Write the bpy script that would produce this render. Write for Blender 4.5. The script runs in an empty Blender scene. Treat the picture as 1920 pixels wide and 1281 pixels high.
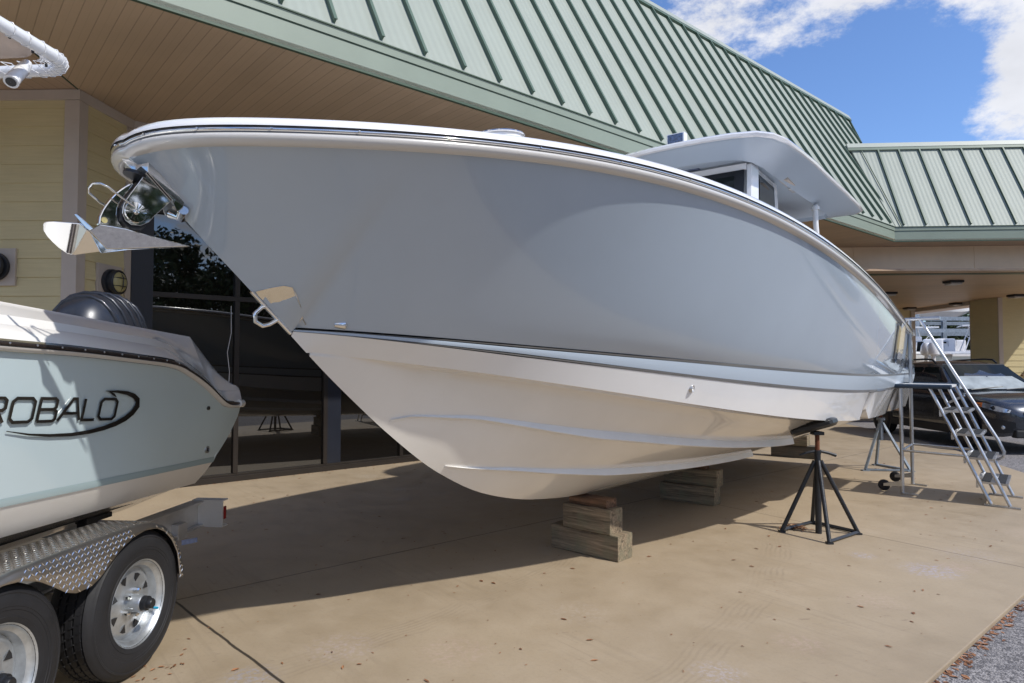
import bpy, math, random
import numpy as np
from mathutils import Matrix, Vector
random.seed(7); R_=math.radians
sc=bpy.context.scene; C=sc.collection
# ---------------- camera
cd=bpy.data.cameras.new('camera'); cam=bpy.data.objects.new('camera',cd); C.objects.link(cam)
cd.sensor_width=36; cd.lens=36*1255/1920; cd.clip_end=3000; cd.clip_start=.05
cam.location=(0,0,1.5); cam.rotation_euler=(R_(90+1.93),0,0); sc.camera=cam
# ---------------- light
SUNDIR=Vector((.77,-.51,1.0)).normalized()
el=math.asin(SUNDIR.z)
sl=bpy.data.lights.new('sun','SUN'); sun=bpy.data.objects.new('sun',sl); C.objects.link(sun)
sl.energy=3.1; sl.angle=R_(.9); sl.color=(1,.955,.88)
sun.rotation_euler=SUNDIR.to_track_quat('Z','Y').to_euler(); sun.location=(20,-16,25)
sc.view_settings.view_transform='Standard'; sc.view_settings.look='None'; sc.view_settings.exposure=.37; sc.view_settings.gamma=1
sc.cycles.max_bounces=8; sc.cycles.diffuse_bounces=4
w=bpy.data.worlds.new('World'); sc.world=w; w.use_nodes=True
nt=w.node_tree; nt.nodes.clear(); L=nt.links
def wn(t,**k):
    n=nt.nodes.new(t)
    for a,b in k.items(): setattr(n,a,b)
    return n
def wmath(op,a,b=None,clamp=False):
    n=wn('ShaderNodeMath',operation=op); n.use_clamp=clamp
    for i,v in enumerate((a,b)):
        if v is None: continue
        if isinstance(v,(int,float)): n.inputs[i].default_value=v
        else: L.new(v,n.inputs[i])
    return n.outputs[0]
sky=wn('ShaderNodeTexSky',sky_type='NISHITA'); sky.sun_disc=False; sky.sun_elevation=el
sky.sun_rotation=math.atan2(SUNDIR.x,SUNDIR.y); sky.air_density=1.0; sky.dust_density=.6; sky.ozone_density=2.2
tc=wn('ShaderNodeTexCoord'); nz=wn('ShaderNodeTexNoise',noise_dimensions='3D'); nz.inputs['Scale'].default_value=4.2; nz.inputs['Detail'].default_value=12; nz.inputs['Roughness'].default_value=.64
mp=wn('ShaderNodeMapping'); mp.inputs['Scale'].default_value=(1,1,1.7); L.new(tc.outputs['Generated'],mp.inputs['Vector'])
L.new(mp.outputs[0],nz.inputs['Vector'])
def blob(d,r,gain):
    d=Vector(d).normalized(); n=wn('ShaderNodeVectorMath',operation='DOT_PRODUCT'); L.new(tc.outputs['Generated'],n.inputs[0]); n.inputs[1].default_value=d
    mr=wn('ShaderNodeMapRange'); mr.interpolation_type='SMOOTHSTEP'; mr.inputs['From Min'].default_value=math.cos(R_(r)); mr.inputs['From Max'].default_value=math.cos(R_(r*.25)); mr.inputs['To Max'].default_value=gain
    L.new(n.outputs['Value'],mr.inputs['Value']); return mr.outputs[0]
fld=wmath('ADD',wmath('MULTIPLY',wmath('SUBTRACT',nz.outputs['Fac'],.5),2.3),.5)
for d,r,g in (((.397,1,.54),9,.21),((.52,1,.55),8,.17),((.25,1,.56),12,.16),((.74,1,.49),7,.20),((.80,1,.37),7,.14),((.84,1,.42),9,.2),((.557,1,.40),8,-.22),((.45,1,.39),7,-.16),((.64,1,.38),6,-.16),((.60,1,.46),5,-.13),((.93,-.63,.3),34,.36),((1,-.2,.4),25,.08),((-.4,-.7,.5),40,.08)):
    fld=wmath('ADD',fld,blob(d,r,g))
cm=wn('ShaderNodeMapRange'); cm.interpolation_type='SMOOTHSTEP'; cm.inputs['From Min'].default_value=.50; cm.inputs['From Max'].default_value=.78; L.new(fld,cm.inputs['Value'])
nz2=wn('ShaderNodeTexNoise'); nz2.inputs['Scale'].default_value=7; nz2.inputs['Detail'].default_value=6; L.new(mp.outputs[0],nz2.inputs['Vector'])
cr=wn('ShaderNodeMapRange'); cr.inputs['From Min'].default_value=.3; cr.inputs['From Max'].default_value=.7; cr.inputs['To Min'].default_value=4.0; cr.inputs['To Max'].default_value=5.4; L.new(nz2.outputs['Fac'],cr.inputs['Value'])
cc=wn('ShaderNodeCombineXYZ'); L.new(cr.outputs[0],cc.inputs[0]); L.new(wmath('MULTIPLY',cr.outputs[0],1.01),cc.inputs[1]); L.new(wmath('MULTIPLY',cr.outputs[0],1.06),cc.inputs[2])
tint=wn('ShaderNodeMix',data_type='RGBA',blend_type='MULTIPLY'); tint.inputs[0].default_value=1; L.new(sky.outputs[0],tint.inputs[6]); tint.inputs[7].default_value=(.65,.78,1.0,1)
mx=wn('ShaderNodeMix',data_type='RGBA'); L.new(wmath('MULTIPLY',cm.outputs[0],.94),mx.inputs[0]); L.new(tint.outputs[2],mx.inputs[6]); L.new(cc.outputs[0],mx.inputs[7])
bg=wn('ShaderNodeBackground'); bg.inputs[1].default_value=.15; L.new(mx.outputs[2],bg.inputs[0]); wo=wn('ShaderNodeOutputWorld'); L.new(bg.outputs[0],wo.inputs[0])

# ---------------- materials
def mat(name,col,rough=.5,metal=0,coat=0,ior=1.5,var=0,vscale=4,bump=0,bscale=40,stretch=(1,1,1),trans=0,emit=0,coord='Object'):
    m=bpy.data.materials.new(name); m.use_nodes=True; n=m.node_tree; b=n.nodes['Principled BSDF']
    b.inputs['Base Color'].default_value=(*col,1); b.inputs['Roughness'].default_value=rough; b.inputs['Metallic'].default_value=metal
    b.inputs['Coat Weight'].default_value=coat; b.inputs['Coat Roughness'].default_value=.04; b.inputs['IOR'].default_value=ior; b.inputs['Transmission Weight'].default_value=trans
    if emit: b.inputs['Emission Color'].default_value=(*col,1); b.inputs['Emission Strength'].default_value=emit
    t=n.nodes.new('ShaderNodeTexCoord'); mp=n.nodes.new('ShaderNodeMapping'); mp.inputs['Scale'].default_value=stretch; n.links.new(t.outputs[coord],mp.inputs[0])
    m['vec']=mp.name
    if var:
        a=n.nodes.new('ShaderNodeTexNoise'); a.inputs['Scale'].default_value=vscale; a.inputs['Detail'].default_value=6; a.inputs['Roughness'].default_value=.6; n.links.new(mp.outputs[0],a.inputs['Vector'])
        r=n.nodes.new('ShaderNodeMapRange'); r.inputs['From Min'].default_value=.3; r.inputs['From Max'].default_value=.7; r.inputs['To Min'].default_value=1-var; r.inputs['To Max'].default_value=1+var; n.links.new(a.outputs['Fac'],r.inputs[0])
        x=n.nodes.new('ShaderNodeMix'); x.data_type='RGBA'; x.blend_type='MULTIPLY'; x.inputs[0].default_value=1; x.inputs[6].default_value=(*col,1); n.links.new(r.outputs[0],x.inputs[7]); n.links.new(x.outputs[2],b.inputs['Base Color'])
        r2=n.nodes.new('ShaderNodeMapRange'); r2.inputs['To Min'].default_value=max(rough-.5*var*rough,0.01); r2.inputs['To Max'].default_value=min(rough+1.2*var*rough,1); n.links.new(a.outputs['Fac'],r2.inputs[0]); n.links.new(r2.outputs[0],b.inputs['Roughness'])
    if bump:
        a=n.nodes.new('ShaderNodeTexNoise'); a.inputs['Scale'].default_value=bscale; a.inputs['Detail'].default_value=4; n.links.new(mp.outputs[0],a.inputs['Vector'])
        bm=n.nodes.new('ShaderNodeBump'); bm.inputs['Strength'].default_value=bump; bm.inputs['Distance'].default_value=.01; n.links.new(a.outputs['Fac'],bm.inputs['Height']); n.links.new(bm.outputs[0],b.inputs['Normal'])
    return m
class NB:      # small node builder on a material made by mat()
    def __init__(s,m): s.m=m; s.n=m.node_tree; s.b=s.n.nodes['Principled BSDF']; s.l=s.n.links; s.v=s.n.nodes[m['vec']].outputs[0]
    def node(s,t,ins={},**k):
        o=s.n.nodes.new(t)
        for a,b in k.items(): setattr(o,a,b)
        for a,b in ins.items():
            if hasattr(b,'is_linked') or hasattr(b,'links'): s.l.new(b,o.inputs[a])
            else: o.inputs[a].default_value=b
        return o
    def math(s,op,a,b=0.,c=0.,clamp=False):
        o=s.node('ShaderNodeMath',{0:a,1:b,2:c},operation=op); o.use_clamp=clamp; return o.outputs[0]
    def mr(s,v,a,b,c=0.,d=1.,smooth=False):
        o=s.node('ShaderNodeMapRange',{'Value':v,'From Min':a,'From Max':b,'To Min':c,'To Max':d})
        if smooth: o.interpolation_type='SMOOTHSTEP'
        return o.outputs[0]
    def noise(s,sc_,det=5,rough=.55,vec=None,dist=0.): return s.node('ShaderNodeTexNoise',{'Vector':vec or s.v,'Scale':sc_,'Detail':det,'Roughness':rough,'Distortion':dist}).outputs['Fac']
    def sep(s,vec=None):
        o=s.node('ShaderNodeSeparateXYZ',{0:vec or s.v}); return o.outputs
    def mix(s,f,a,b,blend='MIX'):
        o=s.n.nodes.new('ShaderNodeMix'); o.data_type='RGBA'; o.blend_type=blend
        for i,v in ((0,f),(6,a),(7,b)):
            if isinstance(v,tuple): o.inputs[i].default_value=(*v,1)
            elif isinstance(v,(int,float)): o.inputs[i].default_value=v
            else: s.l.new(v,o.inputs[i])
        return o.outputs[2]
    def scale(s,v,k):
        o=s.node('ShaderNodeVectorMath',{0:v},operation='MULTIPLY'); o.inputs[1].default_value=k; return o.outputs[0]
    def bump(s,h,st=.3,d=.01): 
        o=s.node('ShaderNodeBump',{'Height':h,'Strength':st,'Distance':d}); s.l.new(o.outputs[0],s.b.inputs['Normal'])
    def col(s,v): s.l.new(v,s.b.inputs['Base Color'])
    def rough(s,v): s.l.new(v,s.b.inputs['Roughness'])
M={}
M['blue']=mat('grey_blue_gelcoat',(.395,.465,.545),.16,coat=1,var=.03,vscale=1.2)
M['blueL']=mat('light_blue_gelcoat',(.42,.49,.57),.3,coat=.3,var=.02,vscale=1.2)
M['lip_shadow']=mat('taupe_lip_shadow',(.105,.1,.095),.3,coat=.5)  # taupe for the shadow lines painted under the hull's lips
M['white']=mat('white_gelcoat',(.82,.82,.82),.14,coat=1,var=.03,vscale=2)
M['hullwhite']=mat('off_white_gelcoat',(.80,.765,.71),.18,coat=.8,var=.05,vscale=1.5)
M['strake']=mat('moulded_strake',(.80,.79,.77),.5,coat=.1,var=.04)
M['cap']=mat('gunwale_gelcoat',(.82,.82,.83),.15,coat=1,var=.02)
M['cream']=mat('cream_moulding',(.62,.60,.57),.2,coat=.8)
M['chrome']=mat('polished_stainless',(.78,.77,.75),.035,1,var=.03,vscale=8)
M['steel']=mat('brushed_aluminium',(.56,.57,.59),.33,1,var=.12,vscale=9)
M['alum']=mat('mill_aluminium',(.58,.575,.57),.42,.75,var=.15,vscale=6)
M['galv']=mat('galvanised_steel',(.52,.55,.58),.36,.85,var=.16,vscale=22)
M['black']=mat('black_plastic',(.012,.013,.016),.35,var=.2)
M['bracket']=mat('bright_aluminium_plate',(.70,.70,.69),.45,.25,var=.08)
M['windscreen']=mat('windscreen_glass',(.012,.015,.015),.04,ior=1.22)
M['plate']=mat('tread_plate_aluminium',(.45,.43,.41),.33,1,var=.1)
M['blackmetal']=mat('black_painted_steel',(.014,.016,.02),.38,var=.35,vscale=14,bump=.15,bscale=60)
M['rust']=mat('rusty_screw',(.16,.055,.025),.75,.2,var=.4,vscale=30,bump=.5,bscale=90)
M['greystand']=mat('grey_painted_steel',(.22,.26,.31),.4,.3,var=.25,vscale=10)
M['rubber']=mat('tyre_rubber',(.011,.011,.013),.6,var=.3,vscale=6,bump=.12,bscale=30)
M['fascia']=mat('sage_fascia',(.225,.27,.22),.42,var=.04,vscale=2)
M['roof']=mat('sage_metal_roof',(.33,.365,.32),.4,.0,var=.05,vscale=1.6)
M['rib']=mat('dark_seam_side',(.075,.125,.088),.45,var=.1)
M['drip']=mat('drip_edge_green',(.05,.085,.055),.45)
M['trim']=mat('beige_trim_board',(.52,.45,.385),.6,var=.06,vscale=3,bump=.1,bscale=60)
M['beam']=mat('tan_fascia_panel',(.84,.66,.46),.55,var=.06,vscale=2)
M['bluepost']=mat('dark_blue_post',(.011,.014,.024),.42,var=.1)
M['bronze']=mat('bronze_window_frame',(.022,.017,.014),.42,.1,var=.15)
M['frost']=mat('frosted_lens',(.42,.37,.17),.35,var=.1)
M['lampring']=mat('lamp_ring_grey',(.035,.038,.045),.4,.3,var=.2)
M['teal']=mat('pale_seafoam_gelcoat',(.51,.62,.665),.16,coat=1,var=.03,vscale=1.5)
M['tealline']=mat('seafoam_dark_band',(.33,.42,.44),.2,coat=.8)
M['greyboat']=mat('pale_grey_liner',(.84,.83,.80),.16,coat=1,var=.03,vscale=2)
M['sticker']=mat('charcoal_decal',(.03,.028,.027),.12,.5,coat=1)
M['rubrail']=mat('brown_rub_rail',(.04,.03,.027),.25,.3,coat=.3)
M['groove']=mat('rail_groove_grey',(.16,.15,.14),.35,.3)
M['brushed']=mat('brushed_bow_plate',(.72,.70,.66),.22,1,var=.1)
M['navy']=mat('navy_cowl_paint',(.024,.028,.038),.3,.2,coat=.25,var=.1)
M['canvas']=mat('tan_canvas',(.55,.46,.40),.85,var=.06,vscale=5,bump=.15,bscale=200)
M['pipe']=mat('white_powdercoat',(.74,.75,.77),.25,coat=.6)
M['red']=mat('red_lens',(.25,.01,.008),.2,coat=1)
M['carpaint']=mat('dark_grey_metallic',(.045,.05,.062),.26,.6,coat=1,var=.1,vscale=60)
M['cladding']=mat('black_cladding',(.014,.015,.017),.5,var=.15)
M['carglass']=mat('dark_car_glass',(.012,.016,.016),.03,ior=1.45)
M['shade']=mat('silver_sunshade',(.30,.34,.36),.5,var=.25,vscale=5,bump=.4,bscale=12)
M['amber']=mat('amber_lens',(.75,.2,.03),.12,coat=1)
M['lamp']=mat('headlamp_lens',(.55,.58,.62),.06,.7,coat=1,var=.4,vscale=18)
M['grit']=mat('black_grit_tape',(.02,.022,.026),.9,bump=.6,bscale=300)
M['padblue']=mat('navy_bumper',(.02,.04,.07),.5)
M['leaf']=mat('dry_leaf',(.20,.08,.035),.7,var=.6,vscale=3)
M['bluecap']=mat('blue_valve_cap',(.0,.3,.5),.4)
M['label']=mat('label_paper',(.12,.15,.24),.5,var=.3,vscale=60)
M['label2']=mat('grey_lamp_lens',(.5,.46,.42),.4)
M['bark']=mat('tree_bark',(.09,.065,.05),.9,var=.3,vscale=8,bump=.6,bscale=20)
M['ledpanel']=mat('led_lens',(.06,.1,.2),.1,coat=1,var=.6,vscale=40)
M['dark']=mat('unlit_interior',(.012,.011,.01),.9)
def mk_lap():
    m=mat('yellow_lap_siding',(.62,.53,.30),.62,coord='Object'); b=NB(m)
    g=b.noise(1,4,vec=b.scale(b.v,(3,3,60))); g2=b.noise(1.3,4)
    f=b.math('MULTIPLY',b.mr(g,.3,.7,.95,1.05),b.mr(g2,.3,.7,.95,1.05))
    b.col(b.mix(1,(.62,.53,.30),f,'MULTIPLY')); b.bump(g,.12,.004); return m
M['lap']=mk_lap()
def plank(name,col,dirx,diry,w,dark=.35,extra=None):
    m=mat(name,col,.48); b=NB(m); x=b.sep()
    t=b.math('ADD',b.math('MULTIPLY',x[0],dirx),b.math('MULTIPLY',x[1],diry)); t=b.math('DIVIDE',t,w)
    fr=b.math('FRACT',t); fl=b.math('FLOOR',t)
    tri=b.math('MINIMUM',fr,b.math('SUBTRACT',1.,fr))
    half=b.math('ABSOLUTE',b.math('SUBTRACT',fr,.5))
    gl=b.mr(tri,.0,.05,dark,1.,True); g2=b.mr(half,.0,.03,.86,1.,True)
    n=b.noise(.9,3); wn_=b.node('ShaderNodeTexWhiteNoise',{'W':fl},noise_dimensions='1D').outputs[0]
    f=b.math('MULTIPLY',b.math('MULTIPLY',gl,g2),b.math('MULTIPLY',b.mr(n,.3,.7,.93,1.07),b.mr(wn_,0.,1.,.95,1.05)))
    b.col(b.mix(1,col,f,'MULTIPLY')); b.bump(b.math('ADD',gl,b.math('MULTIPLY',g2,.3)),.5,.006); return m
Wv=Vector((math.sin(R_(48.85)),math.cos(R_(48.85)),0)); Nv=Vector((Wv.y,-Wv.x,0))
M['soffit']=plank('brown_soffit_boards',(.50,.37,.245),Wv.x,Wv.y,.128,.62)
M['soffitL']=plank('brown_soffit_boards_cross',(.47,.34,.24),1,0,.128,.62)
M['ceil']=plank('brown_canopy_boards',(.52,.36,.235),.1,1,.3,.7)
def mk_glass():
    m=mat('tinted_window_glass',(.006,.005,.004),.012,ior=2.05); b=NB(m); b.bump(b.noise(1.1,1),.02,.05); return m
M['glass']=mk_glass()
def mk_wood(name,col,green):
    m=mat(name,col,.85); b=NB(m); g=b.noise(1,6,.65,b.scale(b.v,(2.2,42,42)),.6); g2=b.noise(7,5); 
    c=b.mix(b.mr(g,.35,.65),tuple(k*.35 for k in col),tuple(min(k*1.35,1) for k in col)); c=b.mix(b.mr(g2,.45,.68,0.,.75),c,green); b.col(c); b.bump(g,.7,.01); return m
M['wood']=mk_wood('weathered_timber',(.25,.19,.125),(.19,.18,.115)); M['woodred']=mk_wood('reddish_timber',(.19,.10,.055),(.12,.08,.05)); M['woodgrey']=mk_wood('grey_timber',(.115,.095,.075),(.09,.09,.075))
def mk_concrete():
    m=mat('tan_concrete',(.42,.32,.215),.62); b=NB(m); x=b.sep()
    n1=b.noise(.5,4); n2=b.noise(3.2,6,.65); n3=b.noise(45,3,.7)
    c=b.mix(b.mr(n1,.3,.7),(.285,.222,.148),(.385,.305,.208)); 
    c=b.mix(b.mr(n2,.35,.72,0.,.55),c,(.40,.325,.232)); c=b.mix(b.mr(n3,.5,.8,0.,.35),c,(.24,.185,.13))
    # broom strokes and tyre arcs
    rot=b.node('ShaderNodeVectorRotate',{'Vector':b.v,'Angle':R_(52)},rotation_type='Z_AXIS').outputs[0]
    st=b.noise(1,4,.6,b.scale(rot,(1.1,24,1)),.2); stm=b.math('MULTIPLY',b.mr(st,.52,.66),b.mr(b.noise(.8,3),.48,.62))
    c=b.mix(b.math('MULTIPLY',stm,.35),c,(.235,.185,.13))
    fl=b.noise(1,6,.7,b.scale(b.node('ShaderNodeVectorRotate',{'Vector':b.v,'Angle':R_(-8)},rotation_type='Z_AXIS').outputs[0],(9,34,1)),.5)
    c=b.mix(b.math('MULTIPLY',b.mr(fl,.62,.68),b.mr(b.noise(.75,4),.5,.6,0.,.7)),c,(.17,.125,.09))
    # tyre tracks: curved bands of fine lines
    dx=b.math('SUBTRACT',x[0],-6.2); dy=b.math('SUBTRACT',x[1],9.2)
    rr=b.math('SQRT',b.math('ADD',b.math('MULTIPLY',dx,dx),b.math('MULTIPLY',dy,dy)))
    rr=b.math('ADD',rr,b.math('MULTIPLY',b.math('SUBTRACT',b.noise(1.1,3),.5),.22))
    for r0 in (7.75,9.15,11.6):
        band=b.mr(b.math('ABSOLUTE',b.math('SUBTRACT',rr,r0)),.10,.14,1.,0.,True); ln=b.mr(b.math('SINE',b.math('MULTIPLY',rr,170.)),-.2,.8)
        c=b.mix(b.math('MULTIPLY',b.math('MULTIPLY',band,ln),b.mr(b.noise(2.6,5,.7),.42,.66,.0,.38)),c,(.215,.168,.12))
    # chalk marks
    for (px,py,r,colr,k) in ((3.05,4.92,.20,(.42,.47,.78),.8),(2.75,5.30,.10,(.45,.5,.75),.7),(-1.25,3.25,.14,(.30,.38,.6),.7),(3.3,5.0,.14,(.6,.42,.45),.5),(-.9,3.6,.2,(.5,.42,.5),.5),(1.55,3.65,.15,(.58,.4,.4),.45),(-.3,3.55,.2,(.6,.42,.42),.4),(1.0,3.3,.14,(.5,.5,.68),.6),(2.3,4.3,.2,(.6,.42,.42),.35),(-1.9,9.0,.18,(.5,.5,.5),.5),(-1.35,8.1,.1,(.5,.55,.6),.6),(-1.2,7.5,.1,(.5,.55,.6),.6),(3.6,5.3,.25,(.5,.48,.6),.35),(4.6,5.9,.3,(.6,.45,.42),.35),(.4,4.1,.2,(.55,.5,.5),.3)):
        ddx=b.math('SUBTRACT',x[0],px); ddy=b.math('SUBTRACT',x[1],py); d=b.math('SQRT',b.math('ADD',b.math('MULTIPLY',ddx,ddx),b.math('MULTIPLY',ddy,ddy)))
        mk=b.math('MULTIPLY',b.mr(d,r*.35,r*1.3,1.,0.,True),b.mr(b.noise(34,5,.75),.47,.62)); c=b.mix(b.math('MULTIPLY',mk,k*.5),c,colr)
    # joints
    h=None
    for (p,q,a,z,wd,dk) in (((-2.15,4.30),(.753,.658),-.05,14,.009,.25),((-2.15,4.30),(-.70,.714),-9,9,.011,.05),((2.37,6.95),(.584,-.812),-9,9,.008,.4),((4.3,9.3),(.80,.6),0,5,.005,.6)):
        Ln=math.hypot(*q); q=(q[0]/Ln,q[1]/Ln)
        ex=b.math('SUBTRACT',x[0],p[0]); ey=b.math('SUBTRACT',x[1],p[1])
        al=b.math('ADD',b.math('MULTIPLY',ex,q[0]),b.math('MULTIPLY',ey,q[1])); pe=b.math('ADD',b.math('MULTIPLY',ex,-q[1]),b.math('MULTIPLY',ey,q[0]))
        pe=b.math('ADD',pe,b.math('MULTIPLY',b.math('SUBTRACT',b.noise(2.5,4),.5),.03))
        ms=b.math('MULTIPLY',b.mr(b.math('ABSOLUTE',pe),wd*.5,wd,1.,0.),b.math('MULTIPLY',b.math('GREATER_THAN',al,float(a)),b.math('LESS_THAN',al,float(z))))
        c=b.mix(b.math('MULTIPLY',ms,1-dk),c,(.03,.024,.018)); h=ms if h is None else b.math('MAXIMUM',h,ms)
    b.col(c); b.rough(b.mr(n2,.3,.7,.42,.7)); b.bump(b.math('SUBTRACT',b.math('MULTIPLY',b.noise(70,4,.7),.25),h),.35,.006); return m
M['concrete']=mk_concrete()
def mk_asphalt():
    m=mat('grey_asphalt',(.15,.145,.15),.85); b=NB(m); v=b.node('ShaderNodeTexVoronoi',{'Vector':b.v,'Scale':95.}); n=b.noise(1.2,5)
    vr=b.node('ShaderNodeTexVoronoi',{'Vector':b.v,'Scale':60.}); cs=b.sep(vr.outputs['Color'])
    c=b.mix(cs[0],(.09,.085,.09),(.36,.34,.335)); c=b.mix(b.mr(n,.3,.7,0.,.35),c,(.13,.125,.13)); b.col(c); b.bump(v.outputs['Distance'],.8,.01); return m
M['asphalt']=mk_asphalt()
def mk_leafm(name,c1,c2):
    m=mat(name,c1,.55); b=NB(m); g=b.node('ShaderNodeNewGeometry'); r=g.outputs['Random Per Island']; b.col(b.mix(r,c1,c2)); b.b.inputs['Transmission Weight'].default_value=0; return m
M['foliage']=mk_leafm('tree_foliage',(.035,.06,.018),(.085,.11,.035))
M['dryleaf']=mk_leafm('fallen_leaf_brown',(.13,.05,.02),(.36,.17,.08))
# roof panels: faint pencil-rib shading painted into the colour
def mk_roof(name,dx,dy,w):
    m=mat(name,(.30,.335,.29),.58); b=NB(m); x=b.sep(); t=b.math('DIVIDE',b.math('ADD',b.math('MULTIPLY',x[0],dx),b.math('MULTIPLY',x[1],dy)),w)
    s=b.math('SINE',b.math('MULTIPLY',t,2*math.pi)); n=b.noise(1.3,4); 
    c=b.mix(1,(.30,.335,.29),b.math('MULTIPLY',b.mr(s,-1.,1.,.955,1.02),b.mr(n,.3,.7,.96,1.04)),'MULTIPLY'); b.col(c); b.bump(s,.25,.006); return m
W2v=Vector((math.sin(R_(93.85)),math.cos(R_(93.85)),0)); N2v=Vector((W2v.y,-W2v.x,0))
M['roofA']=mk_roof('sage_roof_panels',Wv.x,Wv.y,.515/5); M['roofB']=mk_roof('sage_roof_panels_wing',W2v.x,W2v.y,.5/5)

# ---------------- mesh builder
FR={}
class MB:
    def __init__(s): s.v=[]; s.f=[]; s.mi=[]; s.cur=0
    def add(s,vs,fs,M_=None):
        o=len(s.v); s.v+=[tuple((M_@Vector(v)) if M_ else v) for v in vs]; s.f+=[tuple(o+i for i in f) for f in fs]; s.mi+=[s.cur]*len(fs); return s
    def box(s,c,d,M_=None,bev=0.):
        x,y,z=(k/2 for k in d); X,Y,Z=c
        if bev<=0:
            vs=[(X+a*x,Y+b*y,Z+e*z) for e in(-1,1) for b in(-1,1) for a in(-1,1)]
            return s.add(vs,[(0,2,3,1),(4,5,7,6),(0,1,5,4),(2,6,7,3),(0,4,6,2),(1,3,7,5)],M_)
        bm=min(bev,x*.9,y*.9,z*.9); ring=lambda ix,iy,zz:[(X+sx*(x-a*ix),Y+sy*(y-c_*iy),zz) for (sx,sy,a,c_) in ((1,1,0,1),(1,1,1,0),(-1,1,1,0),(-1,1,0,1),(-1,-1,0,1),(-1,-1,1,0),(1,-1,1,0),(1,-1,0,1))]
        def rg(inset,zz): 
            hx,hy=x-inset,y-inset; return [(X+hx,Y+hy-bm,zz),(X+hx-bm,Y+hy,zz),(X-hx+bm,Y+hy,zz),(X-hx,Y+hy-bm,zz),(X-hx,Y-hy+bm,zz),(X-hx+bm,Y-hy,zz),(X+hx-bm,Y-hy,zz),(X+hx,Y-hy+bm,zz)]
        rs=[rg(bm*.9,Z-z),rg(0,Z-z+bm),rg(0,Z+z-bm),rg(bm*.9,Z+z)]
        return s.loft(rs,True,True,True,M_)
    def loft(s,rings,closed=True,cap0=False,cap1=False,M_=None):
        n=len(rings[0]); vs=[p for r in rings for p in r]; fs=[]
        for i in range(len(rings)-1):
            for j in range(n if closed else n-1):
                k=(j+1)%n; fs.append((i*n+j,i*n+k,(i+1)*n+k,(i+1)*n+j))
        if cap0: fs.append(tuple(range(n))[::-1])
        if cap1: fs.append(tuple((len(rings)-1)*n+j for j in range(n)))
        return s.add(vs,fs,M_)
    def tube(s,pts,r,n=10,closed=False,M_=None,cap=True):
        pts=[Vector(p) for p in pts]; N=len(pts); rings=[]; prev=None
        for i,p in enumerate(pts):
            if closed: t=(pts[(i+1)%N]-pts[i-1])
            else: t=(pts[min(i+1,N-1)]-pts[max(i-1,0)])
            if t.length<1e-9: t=Vector((0,0,1))
            t.normalize()
            if prev is None:
                a=Vector((0,0,1)) if abs(t.z)<.9 else Vector((1,0,0)); u=t.cross(a).normalized()
            else: u=(prev-t*prev.dot(t)).normalized()
            prev=u; w_=t.cross(u); rr=r[i] if isinstance(r,(list,tuple)) else r
            rings.append([tuple(p+u*(rr*math.cos(2*math.pi*k/n))+w_*(rr*math.sin(2*math.pi*k/n))) for k in range(n)])
        if closed: rings.append(rings[0])
        return s.loft(rings,True,cap and not closed,cap and not closed,M_)
    def lathe(s,prof,n=32,M_=None,cap0=False,cap1=False):   # profile (r,h) about local Z
        rings=[[(r*math.cos(2*math.pi*k/n),r*math.sin(2*math.pi*k/n),h) for k in range(n)] for r,h in prof]
        return s.loft(rings,True,cap0,cap1,M_)
    def prism(s,poly,vec,M_=None):    # poly: 3D points, extruded by vec
        n=len(poly); vec=Vector(vec); vs=[tuple(p) for p in poly]+[tuple(Vector(p)+vec) for p in poly]
        return s.add(vs,[tuple(range(n))[::-1],tuple(range(n,2*n))]+[(i,(i+1)%n,n+(i+1)%n,n+i) for i in range(n)],M_)
    def build(s,name,m,parent=None,smooth=None,world=False,bev=0):
        me=bpy.data.meshes.new(name); vs=s.v
        if parent is not None and world:
            iv=FR[parent.name].inverted(); vs=[tuple(iv@Vector(v)) for v in vs]
        me.from_pydata(vs,[],s.f); ms=m if isinstance(m,(list,tuple)) else [m]
        for q in ms: me.materials.append(q)
        me.polygons.foreach_set('material_index',[min(i,len(ms)-1) for i in s.mi])
        import bmesh
        bm=bmesh.new(); bm.from_mesh(me); bmesh.ops.remove_doubles(bm,verts=bm.verts,dist=1e-6); bmesh.ops.recalc_face_normals(bm,faces=bm.faces)
        if bev:
            es=[e for e in bm.edges if len(e.link_faces)==2 and e.calc_face_angle(0)>R_(40)]
            bmesh.ops.bevel(bm,geom=es,offset=bev,segments=2,affect='EDGES',profile=.6)
        bm.to_mesh(me); bm.free()
        if smooth is not None:
            me.shade_smooth()
            try: me.set_sharp_from_angle(angle=R_(smooth))
            except Exception: pass
        o=bpy.data.objects.new(name,me); C.objects.link(o)
        if parent is not None:
            o.parent=parent; FR[o.name]=FR[parent.name]
            if parent.type=='MESH': pass
        else: FR[o.name]=Matrix()
        return o
def frame(loc,rz=0,rx=0,ry=0): return Matrix.Translation(Vector(loc))@Matrix.Rotation(rz,4,'Z')@Matrix.Rotation(ry,4,'Y')@Matrix.Rotation(rx,4,'X')
def thing(name,label,cat,loc=(0,0,0),rz=0,group=None):
    o=bpy.data.objects.new(name,None); C.objects.link(o); o.location=loc; o.rotation_euler=(0,0,rz); o.empty_display_size=.2
    o['label']=label; o['category']=cat
    if group: o['group']=group
    FR[o.name]=frame(loc,rz); return o
def tag(o,label,cat,group=None,kind=None):
    o['label']=label; o['category']=cat
    if group: o['group']=group
    if kind: o['kind']=kind
    return o
def struct(o): o['kind']='structure'; return o
def look(p,q): # matrix with local Z from p to q
    d=(Vector(q)-Vector(p)).normalized(); return Matrix.Translation(Vector(p))@d.to_track_quat('Z','Y').to_matrix().to_4x4()
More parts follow.
